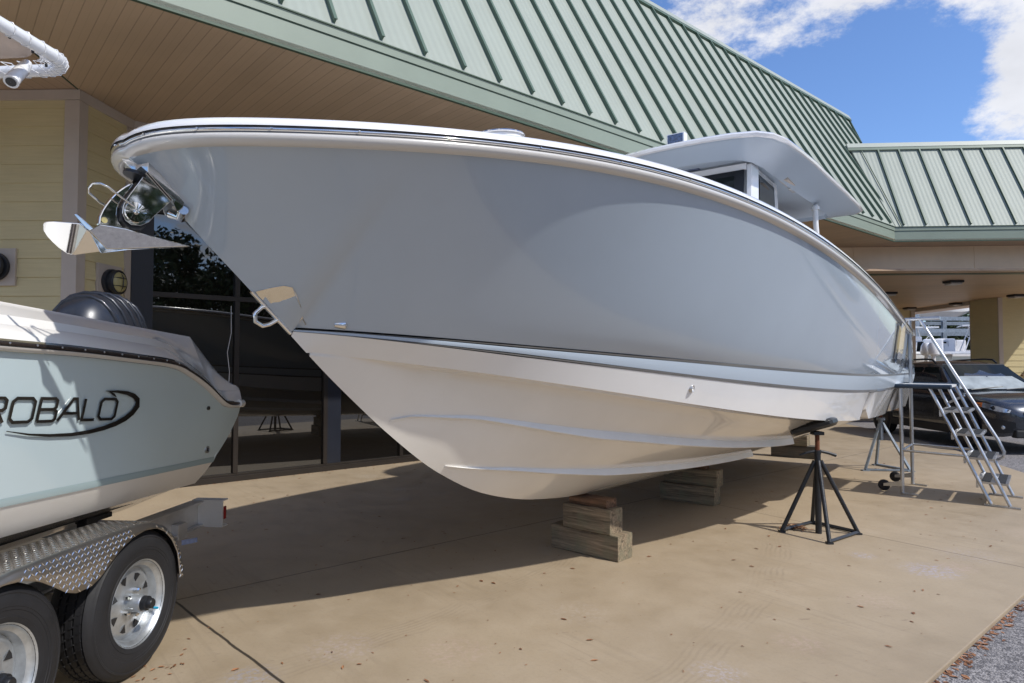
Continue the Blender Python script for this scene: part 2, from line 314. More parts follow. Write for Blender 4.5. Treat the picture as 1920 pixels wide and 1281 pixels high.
def copy_tree(o,parent=None):
    c=o.copy(); C.objects.link(c); c.parent=parent; FR[c.name]=FR.get(o.name,Matrix())
    for ch in [k for k in bpy.data.objects if k.parent==o]: copy_tree(ch,c)
    return c
def interp(x,xs,ys): return float(np.interp(x,xs,ys))

# ================= GROUND
g=MB(); g.add([(-400,-400,-.03),(400,-400,-.03),(400,600,-.03),(-400,600,-.03)],[(0,1,2,3)]); struct(g.build('ground',M['asphalt']))
E0=Vector((1.98,3.23,0))
pad=[tuple(E0-Wv*14),tuple(E0+Wv*3.6),tuple(E0+Wv*5.6+Vector((.1,.1,0))),(6.75,8.0,0),(7.15,9.6,0),(7.7,11.6,0),(8.2,14.2,0),(8.6,20,0),(9,34,0),(-14,34,0),(-30,10,0)]
g=MB(); g.prism([(x,y,-.028) for x,y,z in pad],(0,0,.028)); o=g.build('concrete_pad',M['concrete'],bev=.006); struct(o)
g=MB(); g.box((20,30,-.012),(22,24,.012)); struct(g.build('canopy_floor',M['concrete']))

# ================= SHOWROOM BUILDING
pA=Vector((-4.49,7.84,0)); SZ=4.38
FA=Vector((1.4953,9.080,0))      # a point on the eave line (plan)
def fw(t,z,n=0.): return FA+Wv*t+Nv*n+Vector((0,0,z))
tCor=9.95; cor=fw(tCor,0); W1c=cor
# corner where the left eave meets this one
tL=-7.45; corL=fw(tL,0)
b=thing('showroom_building','yellow sided boat showroom with green standing seam roof and dark window wall','building',tuple(pA))
B_T=(-4.555,6.95)
# lap siding
def lap(p0,p1,z0,z1,exp=.198,zoff=.03):
    m_=MB(); p0=Vector(p0);p1=Vector(p1); d=(p1-p0).normalized(); n=Vector((d.y,-d.x,0))
    k=math.floor((z0-zoff)/exp)
    z=zoff+k*exp
    while z<z1:
        a=max(z,z0); c=min(z+exp,z1)
        oa=.014-(a-z)/exp*.012; oc=.014-(c-z)/exp*.012
        m_.add([tuple(p0+n*oa+Vector((0,0,a))),tuple(p1+n*oa+Vector((0,0,a))),tuple(p1+n*oc+Vector((0,0,c))),tuple(p0+n*oc+Vector((0,0,c)))],[(0,1,2,3)])
        m_.add([tuple(p0+n*oa+Vector((0,0,a))),tuple(p1+n*oa+Vector((0,0,a))),tuple(p1+n*.001+Vector((0,0,a))),tuple(p0+n*.001+Vector((0,0,a)))],[(0,1,2,3)])
        z+=exp
    return m_
P1=Vector((-14,7.15,0)); P2=Vector((-4.555,6.95,0)); P3=pA.copy()
lap(P1,P2,0,SZ).build('wall',M['lap'],b,world=True)
lap(P2,P3,0,SZ).build('wall',M['lap'],b,world=True)
d1=(P2-P1).normalized(); d2=(P3-P2).normalized()
def board(p0,p1,z0,z1,th,off=0.):
    p0=Vector(p0);p1=Vector(p1); d=(p1-p0).normalized(); n=Vector((d.y,-d.x,0)); a=p0+n*off; c=p1+n*off
    return [tuple(a+Vector((0,0,z0))),tuple(c+Vector((0,0,z0))),tuple(c+n*th+Vector((0,0,z0))),tuple(a+n*th+Vector((0,0,z0)))],(0,0,z1-z0)
t=MB(); t.prism(*board(P2-d1*.13,P2+d1*.028,0,SZ-.115,.028)); t.prism(*board(P2+d2*.003,P2+d2*.11,0,SZ-.115,.026))
t.build('corner_board',M['trim'],b,world=True,bev=.003)
t=MB(); t.prism(*board(P1,P2+d1*.03,SZ-.11,SZ-.002,.032)); t.prism(*board(P2+d2*.003,P3,SZ-.11,SZ-.002,.03)); t.build('frieze_board',M['trim'],b,world=True,bev=.003)
t=MB(); t.prism(*board(P3-d2*.13,P3,0,SZ-.115,.028)); t.build('corner_board',M['trim'],b,world=True,bev=.003)
# window wall
def ww(t_,z,n=0.): return pA+Wv*t_+Nv*n+Vector((0,0,z))
LEN=15.2; GT=3.32
def wbox(mb,t0,t1,z0,z1,n0,n1):
    mb.prism([ww(t0,z0,n0),ww(t1,z0,n0),ww(t1,z0,n1),ww(t0,z0,n1)],(0,0,z1-z0))
h=MB(); wbox(h,0,LEN,GT+.12,SZ-.11,-.1,.0); h.build('header_panel',M['beam'],b,world=True)
t=MB(); wbox(t,0,LEN,SZ-.108,SZ-.002,-.1,.03); t.build('frieze_board',M['trim'],b,world=True)
mul=[0.24,1.23,2.46,3.70,4.94,6.18,7.42,8.66,9.9,11.14,12.38,13.62,LEN]
fr=MB(); wbox(fr,0,LEN,.0,.07,-.06,.045); wbox(fr,0,LEN,.071,.10,-.03,.025); wbox(fr,0,LEN,GT,GT+.118,-.06,.03); wbox(fr,0,LEN,2.31,2.37,-.05,.02)
for x in mul[1:]: wbox(fr,x-.03,x+.03,.101,2.309,-.05,.03); wbox(fr,x-.03,x+.03,2.371,GT-.001,-.05,.03)
fo=fr.build('window_frame',M['bronze'],b,world=True,bev=.002)
ps=MB(); wbox(ps,.0,.235,.072,GT+.4,-.03,.05); ps.build('corner_post',M['bluepost'],b,world=True,bev=.004)
ps=MB(); wbox(ps,2.495,2.70,.102,2.3,-.05,.012); ps.build('window_post',M['bluepost'],b,world=True)
for i in range(len(mul)-1):
    a=mul[i]+.032 if i else .237; c=mul[i+1]-.032
    if i==2: a=2.703
    g_=MB(); wbox(g_,a,c,.102,2.308,-.02,-.012); g_.build('window_pane',M['glass'],b,world=True)
    g_=MB(); wbox(g_,a,c,2.372,GT-.002,-.02,-.012); g_.build('window_pane',M['glass'],b,world=True)
cb=MB(); cb.tube([ww(1.16,2.25,-.005),ww(1.165,1.9,-.004),ww(1.12,1.65,-.003),ww(1.15,1.4,-.003),ww(1.14,1.15,-.003)],.004,6); cb.build('loose_cable',M['pipe'],b,world=True)
# body behind
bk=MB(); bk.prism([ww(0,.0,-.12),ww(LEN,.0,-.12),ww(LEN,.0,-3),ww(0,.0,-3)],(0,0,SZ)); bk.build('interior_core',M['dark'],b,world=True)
# soffit
s_=MB(); endc=cor
s_.prism([fw(tL,SZ),fw(tCor,SZ),ww(LEN+1.2,SZ),ww(0,SZ),P2+Vector((0,0,SZ))],(0,0,.05)); s_.build('soffit',M['soffit'],b,world=True)
s_=MB(); s_.prism([(-14,corL.y,SZ+.003),(corL.x,corL.y,SZ+.003),(P2.x,P2.y,SZ+.003),(-14,7.15,SZ+.003)],(0,0,.05)); s_.build('soffit',M['soffitL'],b,world=True)
sm=MB(); sm.tube([tuple(corL+Vector((0,0,SZ-.002))),tuple(P2+Vector((0,0,SZ-.002)))],.008,6); sm.build('soffit_seam',M['drip'],b,world=True)
# fascia along both eaves
def fascia(par,f,t0,t1,nm='fascia'):
    m_=MB()
    def bx(z0,z1,n0,n1): m_.prism([f(t0,z0,n0),f(t1,z0,n0),f(t1,z0,n1),f(t0,z0,n1)],(0,0,z1-z0))
    m_.cur=0; bx(SZ+.012,SZ+.235,-.03,.0); bx(SZ+.246,SZ+.33,-.03,.014)
    m_.cur=1; bx(SZ-.012,SZ+.011,-.035,.004); bx(SZ+.2355,SZ+.2455,-.03,.003); bx(SZ+.3305,SZ+.342,-.03,.03)
    m_.build(nm,[M['fascia'],M['drip']],par,world=True)
fascia(b,fw,tL,tCor)
# roof A
AL=R_(60.5); u1=-Nv*math.cos(AL)+Vector((0,0,math.sin(AL))); n1=Nv*math.sin(AL)+Vector((0,0,math.cos(AL)))
def ra(t,u,o=0.): return FA+Wv*t+Vector((0,0,SZ+.345))+Nv*.02+u1*u+n1*o
UR=4.42
tN,uN=12.25,3.30; tR=12.78
poly=[ra(tL,0),ra(tCor,0),ra(tN,uN),ra(tR,UR),ra(tL+1.0,UR)]
r_=MB(); r_.prism(poly,tuple(n1*-.05)); r_.build('roof',M['roofA'],b,world=True)
def right_lim(t):   # highest u and lowest u of the panel at t
    lo=0 if t<=tCor else (t-tCor)/(tN-tCor)*uN if t<tN else uN+(t-tN)/(tR-tN)*(UR-uN)
    return lo,UR
seam=MB(); 
tt=-.127-.515*14
while tt<tR:
    lo,hi=right_lim(tt); 
    if tt<tL+1: hi=min(hi,(tt-tL)*4.4)
    if hi-lo>.1:
        lo2=lo+.035
        for (w0,w1,h0,h1,ci) in ((-.012,.012,0,.045,0),(-.016,.020,.0455,.052,1)):
            seam.cur=ci; P=[ra(tt+w0,lo2,h0),ra(tt+w1,lo2,h0),ra(tt+w1,lo2,h1),ra(tt+w0,lo2,h1)]; seam.prism(P,tuple(u1*(hi-lo2-.02)))
    tt+=.515
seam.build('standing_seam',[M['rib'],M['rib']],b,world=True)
cp=MB(); cp.prism([ra(tL,UR-.02,.055),ra(tL,UR+.13,.055),ra(tL,UR+.13,-.3),ra(tL,UR-.02,-.0)],tuple(Wv*(tR+.12-tL))); cp.build('ridge_cap',M['roof'],b,world=True)
cp=MB(); cp.prism([ra(tL,UR-.10,.05),ra(tL,UR-.022,.05),ra(tL,UR-.022,.0),ra(tL,UR-.10,.0)],tuple(Wv*(tR+.06-tL))); cp.build('ridge_cap_shadow',M['rib'],b,world=True)  # dark strip painted as the shadow beneath the ridge cap
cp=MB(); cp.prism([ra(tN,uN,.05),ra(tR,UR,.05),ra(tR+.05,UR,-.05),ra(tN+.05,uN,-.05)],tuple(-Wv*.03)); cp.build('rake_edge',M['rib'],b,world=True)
# solid behind the mansard
cp=MB(); cp.prism([fw(tL+1,SZ+.05,-.3),fw(tCor,SZ+.05,-.3),fw(tCor+.5,SZ+.05,-9),fw(tL+1,SZ+.05,-9)],(0,0,.2)); cp.build('roof_deck',M['drip'],b,world=True)
cp=MB(); cp.prism([ra(tL+1,UR,-.06),ra(tR,UR,-.06),ra(tR,UR,-.06)-Nv*.3,ra(tL+1,UR,-.06)-Nv*.3],(0,0,-3.6)); cp.build('parapet_back',M['roof'],b,world=True)
# left eave roof
def fl(t,z,n=0.): return corL+Vector((-1,0,0))*t+Vector((0,-1,0))*n+Vector((0,0,z))
fascia(b,lambda t,z,n=0.:fl(-t,z,n),-10,0)

# ---------------- wall lamps
def wall_lamp(p,d,label):
    n=Vector((d.y,-d.x,0)).normalized(); rz=math.atan2(n.y,n.x)
    o=thing('bulkhead_lamp',label,'wall lamp',tuple(p+n*.03),rz,'round bulkhead lamps on the yellow siding')
    Mx=Matrix.Rotation(R_(90),4,'Y')
    m_=MB(); m_.box((-.008,0,0),(.028,.39,.39)); m_.build('mounting_board',M['trim'],o,bev=.003)
    m_=MB(); m_.lathe([(.0,.006),(.142,.006),(.148,.02),(.146,.05),(.118,.055),(.116,.085),(.138,.09),(.136,.12),(.12,.13),(.112,.118)],40,Mx)
    m_.lathe([(.0,.0065),(.10,.0065),(.10,.09),(.0,.09)],24,Mx); m_.build('housing',M['lampring'],o,smooth=40)
    m_=MB(); m_.lathe([(.114,.118),(.105,.135),(.075,.148),(.03,.154),(0.001,.155)],36,Mx); m_.build('lens',M['frost'],o,smooth=60)
    m_=MB()
    for k in (-.045,.045): m_.tube([(.122,-math.sqrt(.118**2-k*k),k),(.158,-.05,k),(.160,.05,k),(.122,math.sqrt(.118**2-k*k),k)],.0045,6)
    m_.tube([(.122,0,-.118),(.164,0,-.05),(.166,0,.05),(.122,0,.118)],.0045,6); m_.build('guard_bar',M['lampring'],o)
wall_lamp(Vector((-5.36,6.968,2.51)),d1,'dark round bulkhead lamp on its pale board at the photo\'s left edge')
wall_lamp(Vector((-4.52,7.44,2.41)),d2,'dark round bulkhead lamp with barred yellow lens beside the blue post')

# ================= CANOPY WING
cv=thing('drive_through_canopy','low green roofed drive-through canopy joined to the right of the showroom','canopy',tuple(cor))
def f2(t,z,n=0.): return cor+W2v*t+N2v*n+Vector((0,0,z))
fascia(cv,f2,0,8.9)
AL2=R_(60.5); u2=-N2v*math.cos(AL2)+Vector((0,0,math.sin(AL2))); n2=N2v*math.sin(AL2)+Vector((0,0,math.cos(AL2)))
def rb(t,u,o=0.): return cor+W2v*t+Vector((0,0,SZ+.345))+N2v*.02+u2*u+n2*o
U2=2.53; tv2=-.42
r_=MB(); r_.prism([rb(.02,0),rb(8.9,0),rb(8.9,U2),rb(tv2,U2)],tuple(n2*-.05)); r_.build('roof',M['roofB'],cv,world=True)
seam=MB(); k=0
for k in range(0,18):
    tt=.606+.1-.0+.503*(k-0)-.5
    lo=0 if tt>0 else -tt/(-tv2)*U2
    lo+=.03
    for (w0,w1,h0,h1) in ((-.012,.012,0,.045),(-.016,.02,.0455,.052)): seam.prism([rb(tt+w0,lo,h0),rb(tt+w1,lo,h0),rb(tt+w1,lo,h1),rb(tt+w0,lo,h1)],tuple(u2*(U2-lo-.02)))
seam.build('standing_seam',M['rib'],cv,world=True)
cp=MB(); cp.prism([rb(tv2-.1,U2+.06,.06),rb(tv2-.1,U2+.2,.06),rb(tv2-.1,U2+.2,-.3),rb(tv2-.1,U2+.06,-.0)],tuple(W2v*9.3)); cp.prism([rb(tv2-.1,U2-.02,.05),rb(tv2-.1,U2+.058,.05),rb(tv2-.1,U2+.058,.0),rb(tv2-.1,U2-.02,.0)],tuple(W2v*9.3)); cp.build('ridge_cap',M['roof'],cv,world=True)
cp=MB(); cp.prism([rb(tv2-.1,U2+.05,.052),rb(tv2-.1,U2-.03,.052),rb(tv2-.1,U2-.03,.04)],tuple(W2v*9.3)); cp.build('ridge_cap_shadow',M['rib'],cv,world=True)  # wing ridge: same painted cap shadow as a dark strip
# valley flashing
cp=MB(); v0=rb(.02,0,.03); v1=rb(tv2,U2,.03); cp.tube([tuple(v0+W2v*.12),tuple(v1+W2v*.22)],.012,6); cp.build('valley_flashing',M['rib'],cv,world=True)
# soffit and beam
BY=.78
s_=MB(); s_.prism([f2(-4,SZ+.002),f2(8.9,SZ+.002),f2(8.9,SZ+.002,-3),f2(-4,SZ+.002,-3)],(0,0,.04)); s_.build('soffit',M['soffitL'],cv,world=True)
bz0,bz1=3.72,SZ
for a,c in ((-9,-.62),(-.612,2.24),(2.248,5.2),(5.208,8.8)):
    s_=MB(); s_.prism([f2(a,bz0,-BY),f2(c,bz0,-BY),f2(c,bz0,-BY-.25),f2(a,bz0,-BY-.25)],(0,0,bz1-bz0)); s_.build('beam_panel',M['beam'],cv,world=True,bev=.002)
s_=MB(); s_.prism([f2(-9,bz0-.012,-BY+.01),f2(8.8,bz0-.012,-BY+.01),f2(8.8,bz0-.012,-BY-.25),f2(-9,bz0-.012,-BY-.25)],(0,0,.011)); s_.build('beam_edge',M['drip'],cv,world=True)
s_=MB(); s_.prism([(5,16.0,3.722),(18.1,15.7,3.722),(18.1,34,3.722),(5,34,3.722)],(0,0,.05)); s_.build('ceiling',M['ceil'],cv,world=True)
s_=MB(); s_.prism([(5,16.0,4.6),(18.1,15.7,4.6),(18.1,34,4.6),(5,34,4.6)],(0,0,.2)); s_.build('roof_deck',M['drip'],cv,world=True)
# opening header, pillar block, rear wall
s_=MB(); s_.box((16.3,25.3,3.655),(.2,3.3,.13)); s_.build('opening_header',M['trim'],cv,world=True)
lap((16.2,23.6,0),(16.2,22.27,0),0,3.72).build('pillar_wall',M['lap'],cv,world=True)
s_=MB(); s_.box((16.34,22.95,1.86),(.2,1.3,3.7)); s_.box((17.4,22.5,1.86),(2.0,.4,3.7)); s_.box((16.3,23.63,1.8),(.2,.06,3.55)); s_.build('pillar_core',M['trim'],cv,world=True)
lap((16.2,22.27,0),(18.4,22.18,0),0,3.72).build('wall',M['lap'],cv,world=True)
s_=MB(); s_.box((16.25,22.24,1.86),(.14,.04,3.7)); s_.build('corner_board',M['trim'],cv,world=True,bev=.003)
lap((7,26.9,0),(16.1,26.9,0),0,3.72).build('rear_wall',M['lap'],cv,world=True)
s_=MB(); s_.box((16.12,26.88,1.86),(.16,.08,3.72)); s_.build('corner_board',M['trim'],cv,world=True,bev=.003)
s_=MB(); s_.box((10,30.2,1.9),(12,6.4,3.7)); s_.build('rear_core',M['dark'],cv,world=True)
wo_=thing('outdoor_tap_box','small grey outlet box on the yellow wall behind the car','outlet box',(17.12,22.15,1.26))
m_=MB(); m_.box((0,0,0),(.2,.12,.16)); m_.build('box_body',M['greystand'],wo_,bev=.02); m_=MB(); m_.box((-.1,-.04,-.13),(.4,.08,.05)); m_.build('box_shelf',M['woodred'],wo_,bev=.005)
for i,(x,y) in enumerate(((11.77,17.79),(11.69,20.71),(16.12,24.2),(16.12,21.35),(16.0,27.6-1.2))):
    lb=('nearest flush ceiling lamp just behind the canopy beam','left flush ceiling lamp above the boat stern, second from the beam','flush ceiling lamp nearest the opening header','flush ceiling lamp in front of the yellow pillar wall','farthest flush ceiling lamp above the ladder rail')[i]
    if i==4: x,y=15.6,26.2
    o=thing('ceiling_lamp',lb,'ceiling lamp',(x,y,3.72),0,'flush lamps under the canopy ceiling')
    m_=MB(); m_.box((0,0,-.03),(.36,.36,.058)); m_.build('base',M['black'],o,bev=.01); m_=MB(); m_.box((0,0,-.085),(.3,.3,.05)); m_.build('lens',M['label2'],o,bev=.015)

# ================= MAIN BOAT (x aft, -y port, z up)
AZ=R_(36.3); Ax=Vector((math.sin(AZ),math.cos(AZ),0)); O=Vector((.63,5.41,0))-Ax*3.678
boat=thing('centre_console_boat','large grey-blue centre console boat with hardtop, propped on timbers and stands','boat',tuple(O),math.atan2(Ax.y,Ax.x))
SE=9.8
def fit(pts,deg,f=lambda s:s): 
    p=np.polyfit([f(a) for a,_,_ in pts],[z for _,_,z in pts],deg); return lambda s:float(np.polyval(p,f(s)))
ST=.13
sheer_t=[[.13,0,2.343],[.16,.2,2.350],[.20,.30,2.355],[.316,.43,2.362],[.497,.6,2.374],[.755,.78,2.392],[1.05,.93,2.416],[1.37,1.065,2.438],[1.88,1.235,2.462],[2.395,1.371,2.473],[3.34,1.556,2.433],[4.45,1.698,2.333],[5.387,1.768,2.208],[6.924,1.799,2.04],[9.792,1.681,1.93]]
chine_t=[[.97,.006,1.556],[1.144,.105,1.539],[1.434,.262,1.49],[1.76,.425,1.446],[2.053,.561,1.41],[2.72,.83,1.316],[3.646,1.124,1.188],[4.458,1.311,1.084],[5.242,1.436,1.002],[5.773,1.494,.967],[6.894,1.558,.945],[9.047,1.57,.918],[9.8,1.57,.915]]
boot_t=[[.853,.008,1.653],[1.102,.153,1.629],[1.386,.308,1.6],[1.99,.604,1.538],[2.636,.873,1.474],[3.525,1.167,1.39],[4.616,1.42,1.302],[5.488,1.548,1.262],[7.061,1.651,1.234],[8.687,1.66,1.223],[9.8,1.66,1.22]]
kn_t=[[.853,.008,1.66],[1.101,.155,1.647],[1.382,.312,1.63],[1.98,.611,1.591],[2.618,.882,1.548],[3.493,1.178,1.496],[4.562,1.435,1.438],[6.011,1.627,1.403],[8.428,1.69,1.374],[9.8,1.69,1.37]]
zS=fit(sheer_t,6,lambda s:math.sqrt(max(s-ST,0))); zC=fit(chine_t,4); zB=fit(boot_t,4); zK=fit(kn_t,4)
stem_s=[.13,.15,.20,.25,.317,.636,.847,1.051,1.206,1.488,1.868,2.318,2.855,3.5,4.2,6,10.5]; stem_z=[2.290,2.28,2.245,2.20,2.124,1.838,1.645,1.463,1.335,1.117,.868,.671,.548,.480,.450,.40,.37]
def pchip(xs,ys):
    xs=np.array(xs,float);ys=np.array(ys,float);h=np.diff(xs);d=np.diff(ys)/h;m=np.zeros(len(xs));m[0]=d[0];m[-1]=d[-1]
    for i in range(1,len(xs)-1):
        if d[i-1]*d[i]>0: w1=2*h[i]+h[i-1];w2=h[i]+2*h[i-1];m[i]=(w1+w2)/(w1/d[i-1]+w2/d[i])
    def f(x):
        i=int(min(max(np.searchsorted(xs,x)-1,0),len(xs)-2));t=(x-xs[i])/h[i]
        return float((2*t**3-3*t*t+1)*ys[i]+(t**3-2*t*t+t)*h[i]*m[i]+(-2*t**3+3*t*t)*ys[i+1]+(t**3-t*t)*h[i]*m[i+1])
    return f
zk=pchip(stem_s,stem_z)
def Bs(s):
    if s<=6.6: u=max(0,min(1,1-max(s-ST,0)/(6.6-ST))); return 1.8*math.sqrt(1-u*u)
    return 1.8-.12*((s-6.6)/3.2)**2
def Bc(s,L=7,n=2.6,Bm=1.57,s1=.96): u=max(0,min(1,1-(s-s1)/L)); return Bm*(1-u**n)
def ext(s): d=max(0,s-.853); return .43*d*math.exp(-d/.35)
def Bb(s): return Bc(s,7.2,2.6,1.66,.84)+ext(s)
def Bk(s): return Bc(s,7.2,2.6,1.69,.84)+ext(s)
def zLow(s): return zS(s)-(.034+.012*min(1,s/3))
def bLow(s): return max(0,Bs(s)-.016*min(1,math.sqrt(max(s-ST,0)/.12)+.0))
def sgrid(s0,s1=SE,n=70,p=1.8): return [s0+(s1-s0)*(i/(n-1))**p for i in range(n)]
def surf(name,rowsf,ss,m,par,smooth=50,both=True,thick=0):
    # rowsf(s)-> list of (s,b,z) from bottom to top ; builds both sides
    for sd in ((-1,1) if both else (-1,)):
        mb=MB(); rings=[[(a,sd*b_,z) for a,b_,z in rowsf(s)] for s in ss]; mb.loft(rings,closed=False)
        o=mb.build(name,m,par,smooth=smooth)
    return o
KS=.853
def pflare(s): return 1.04-.26*min(1,max(0,(s-1.0)/1.7))
def topside(s):
    b1,z1=bLow(s),zLow(s)
    if s<=KS: b0,z0=0.,min(zk(s),z1-.004)
    else: b0,z0=Bk(s)-.0,zK(s)+.010
    out=[]
    p=pflare(s)
    for i in range(19):
        v=i/18; 
        bb=b0+(b1-b0)*(v**p); zz=z0+(z1-z0)*v
        if s<1.6:   # soft radius at the stem
            pass
        out.append((s,bb,zz))
    return out
ssT=sorted(set([ST,ST+.004,ST+.012,ST+.024,.17,.19,.21,.235,.27,.317,.38,.46,.55,.65,.76,.853,.87]+[round(.87+(SE-.87)*(i/60)**1.3,4) for i in range(1,61)]))
surf('hull_side',topside,ssT,M['blue'],boat)
def band(s):
    return [(s,max(0,Bb(s)),zB(s)+.009*min(1,(s-.85))),(s,Bb(s)+(Bk(s)-Bb(s))*.5+.004*min(1,s-.85),(zB(s)+zK(s))/2),(s,max(0,Bk(s)),zK(s)-.009*min(1,(s-.85)))]
ssK=sgrid(.862)
surf('hull_band',band,ssK,M['blueL'],boat)  # paler colour puts in the sky light this ledge catches
def lip_shadow(zf,bf,w):
    def f(s):
        h=w*min(1,.06+(s-.85)/3.2); b_=max(0,bf(s)); z=zf(s)
        return [(s,b_-.001,z-h),(s,b_+.003,z-h*.8),(s,b_+.003,z+h*.8),(s,b_-.001,z+h)]
    return f
surf('hull_lip_shadow',lip_shadow(zK,Bk,.011),ssK,M['lip_shadow'],boat); surf('hull_lip_shadow',lip_shadow(zB,Bb,.012),ssK,M['lip_shadow'],boat)  # thin dark strips painted as shade below knuckle and boot line
# lower white side down to the chine, with two notches
def notch(s):
    for a in (6.35,7.95):
        if a-.02<s<a+.62:
            t=(s-a); 
            if t<.06: return .10*max(0,(t+.02)/.08)
            if t<.26: return .10
            return .10*max(0,1-(t-.26)/.12) if t<.38 else 0
    return 0
def lowside(s):
    b0,z0=max(0,Bc(s)),zC(s); b1,z1=max(0,Bb(s)-.002),zB(s)-.009*min(1,(s-.85)); n_=notch(s)
    if s<.965: z0=min(zk(s)+.0,z1-.001); b0=0
    zz=z0+n_
    return [(s,b0+(b1-b0)*v,zz+(z1-zz)*v) for v in (0,.2,.4,.6,.8,1)]
ssL=sorted(set(sgrid(.862,n=80)+[6.35+k for k in (-.02,0,.03,.06,.15,.26,.32,.38)]+[7.95+k for k in (-.02,0,.03,.06,.15,.26,.32,.38)]))
surf('hull_lower_side',lowside,ssL,M['white'],boat)
def bot(s):
    bc,zc=max(0,Bc(s)),zC(s); z0=zk(s); n_=notch(s); q=1.0+.14*min(1,max(0,(s-1.5)/3)); fl=min(.11,bc*.35)*min(1,(s-.96)/.6)
    rows=[]
    for i in range(13):
        v=i/12; rows.append((s,(bc-fl)*v,z0+(zc-.012-z0)*(v**q)))
    rows.append((s,bc-fl*.5,zc-.004+n_*.6)); rows.append((s,bc,zc+n_)); return rows
ssB=sorted(set(sgrid(.965,n=80,p=1.6)+[k for k in ssL if 6.2<k<8.5]))
surf('hull_bottom',bot,ssB,M['hullwhite'],boat)
def zbot(s,b_):
    bc=max(1e-3,Bc(s)); fl=min(.11,bc*.35)*min(1,(s-.96)/.6); q=1.0+.14*min(1,max(0,(s-1.5)/3)); return zk(s)+(zC(s)-.012-zk(s))*(min(1,b_/(bc-fl+1e-4))**q)
st1=pchip([1.44,1.70,1.97,2.66,3.35,4.3,5.2,6.1],[.028,.150,.272,.50,.68,.84,.93,.965]); st2=pchip([1.88,2.45,3.2,4.3,5.3,6.15],[.03,.19,.325,.45,.52,.56])
def strake(bf,s0,s1,hm):
    def f(s):
        h=hm*min(1,(s-s0)/1.4)**.8+.0005; b_=bf(s); zt=zbot(s,b_)
        # inboard return
        bi=b_
        while bi>0 and zbot(s,bi)>zt-h: bi-=.01
        return [(s,max(bi,0),zbot(s,max(bi,0))-.001),(s,b_+.004,zt-h),(s,b_+.010,zt-h*.94),(s,b_-.004,zbot(s,b_-.004)+.004)]
    return f
for bf,a,c,hm in ((st1,1.46,6.1,.060),(st2,1.90,6.1,.052)):
    ss=[a+(c-a)*(i/40)**1.3 for i in range(41)]; f=strake(bf,a,c,hm)
    for sd in (-1,1):
        mb=MB(); rings=[[(p,sd*q,z) for p,q,z in f(s)] for s in ss]; mb.loft(rings,closed=False,cap1=True); mb.build('strake',M['strake'],boat,smooth=30)
# gunwale moulding along the sheer
def sheer_path():
    P=[]; n=70
    ths=[math.pi/2*(i/n) for i in range(n+1)]
    pos=[(ST+(6.6-ST)*(1-math.cos(t)),1.8*math.sin(t)) for t in ths]+[(s,Bs(s)) for s in (7.2,7.8,8.4,9.0,9.5,9.8)]
    full=[(s,-b_) for s,b_ in pos[::-1]]+[(s,b_) for s,b_ in pos[1:]]
    pts=[Vector((s,y,zS(s))) for s,y in full]; nor=[]
    for i in range(len(pts)):
        t=(pts[min(i+1,len(pts)-1)]-pts[max(i-1,0)]); t.z=0; t.normalize(); nn=Vector((t.y,-t.x,0))
        nor.append(nn)
    return pts,nor
SP,SN=sheer_path()
if SN[0].y>0: SN=[-n for n in SN]
def sweep(prof,name,m,smooth=40,closed=False):
    mb=MB(); rings=[[tuple(p+n*o_+Vector((0,0,z))) for o_,z in prof] for p,n in zip(SP,SN)]; mb.loft(rings,closed=closed); return mb.build(name,m,boat,smooth=smooth)
sweep([(-.30,.030),(-.20,.052),(-.12,.062),(-.06,.064),(-.02,.059),(.006,.050),(.020,.034),(.025,.020),(.0255,.0165)],'gunwale_cap',M['cap'],60)
sweep([(.017,.0165),(.017,-.010)],'rub_rail_groove',M['groove'])
sweep([(.016+.008*math.cos(a),.004+.008*math.sin(a)) for a in [R_(x) for x in range(-90,91,30)]],'rub_rail_insert',M['chrome'],60)
sweep([(.017,-.0095),(.021,-.011),(.023,-.013),(.024,-.022),(.019,-.034),(.005,-.044),(-.008,-.049),(-.022,-.049)],'gunwale_moulding',M['cream'],60)
scr=MB()
for i in range(8,len(SP)-8,5):
    p=SP[i]+SN[i]*.0265+Vector((0,0,.004)); scr=MB(); scr.lathe([(.001,.003),(.0045,.002),(.005,-.002)],10,look(p,p+SN[i])); scr.build('rub_rail_screw',M['chrome'],boat)
# deck
dk=MB(); half=[(p,n) for p,n in zip(SP,SN)]
rings=[[tuple(p+n*-.30+Vector((0,0,.03))),tuple(p+n*-.33+Vector((0,0,-.10)))] for p,n in half]; dk.loft(rings,closed=False)
inn=[p+n*-.33+Vector((0,0,-.10)) for p,n in half]; N_=len(inn)
for i in range(N_//2): 
    a,c,d_,e=inn[i],inn[i+1],inn[N_-2-i],inn[N_-1-i]; dk.add([tuple(a),tuple(c),tuple(d_),tuple(e)],[(0,1,2,3)])
dk.build('deck',M['cap'],boat,smooth=30)
tr=MB(); prof=[(SE,b_,z) for _,b_,z in [(0,0,zk(SE)),(0,Bc(SE),zC(SE)),(0,Bb(SE),zB(SE)),(0,Bk(SE),zK(SE)),(0,Bs(SE)-.04,zS(SE)+.03)]]
tr.add([(a,-b_,z) for a,b_,z in prof]+[(a,b_,z) for a,b_,z in prof[::-1]],[tuple(range(10))]); tr.build('transom',M['white'],boat)
# foredeck disc hatch
ht=MB(); ht.lathe([(.0,.03),(.10,.03),(.22,.018),(.235,.0),(.235,-.03)],40,Matrix.Translation((1.62,-.24,zS(1.5)+.37))) if 0 else None
ht=MB(); Mx=Matrix.Translation((1.35,-.86,2.545))@Matrix.Rotation(R_(-4),4,'Y'); ht.lathe([(.001,.012),(.06,.012),(.09,.004),(.105,-.006),(.105,-.045)],40,Mx); 
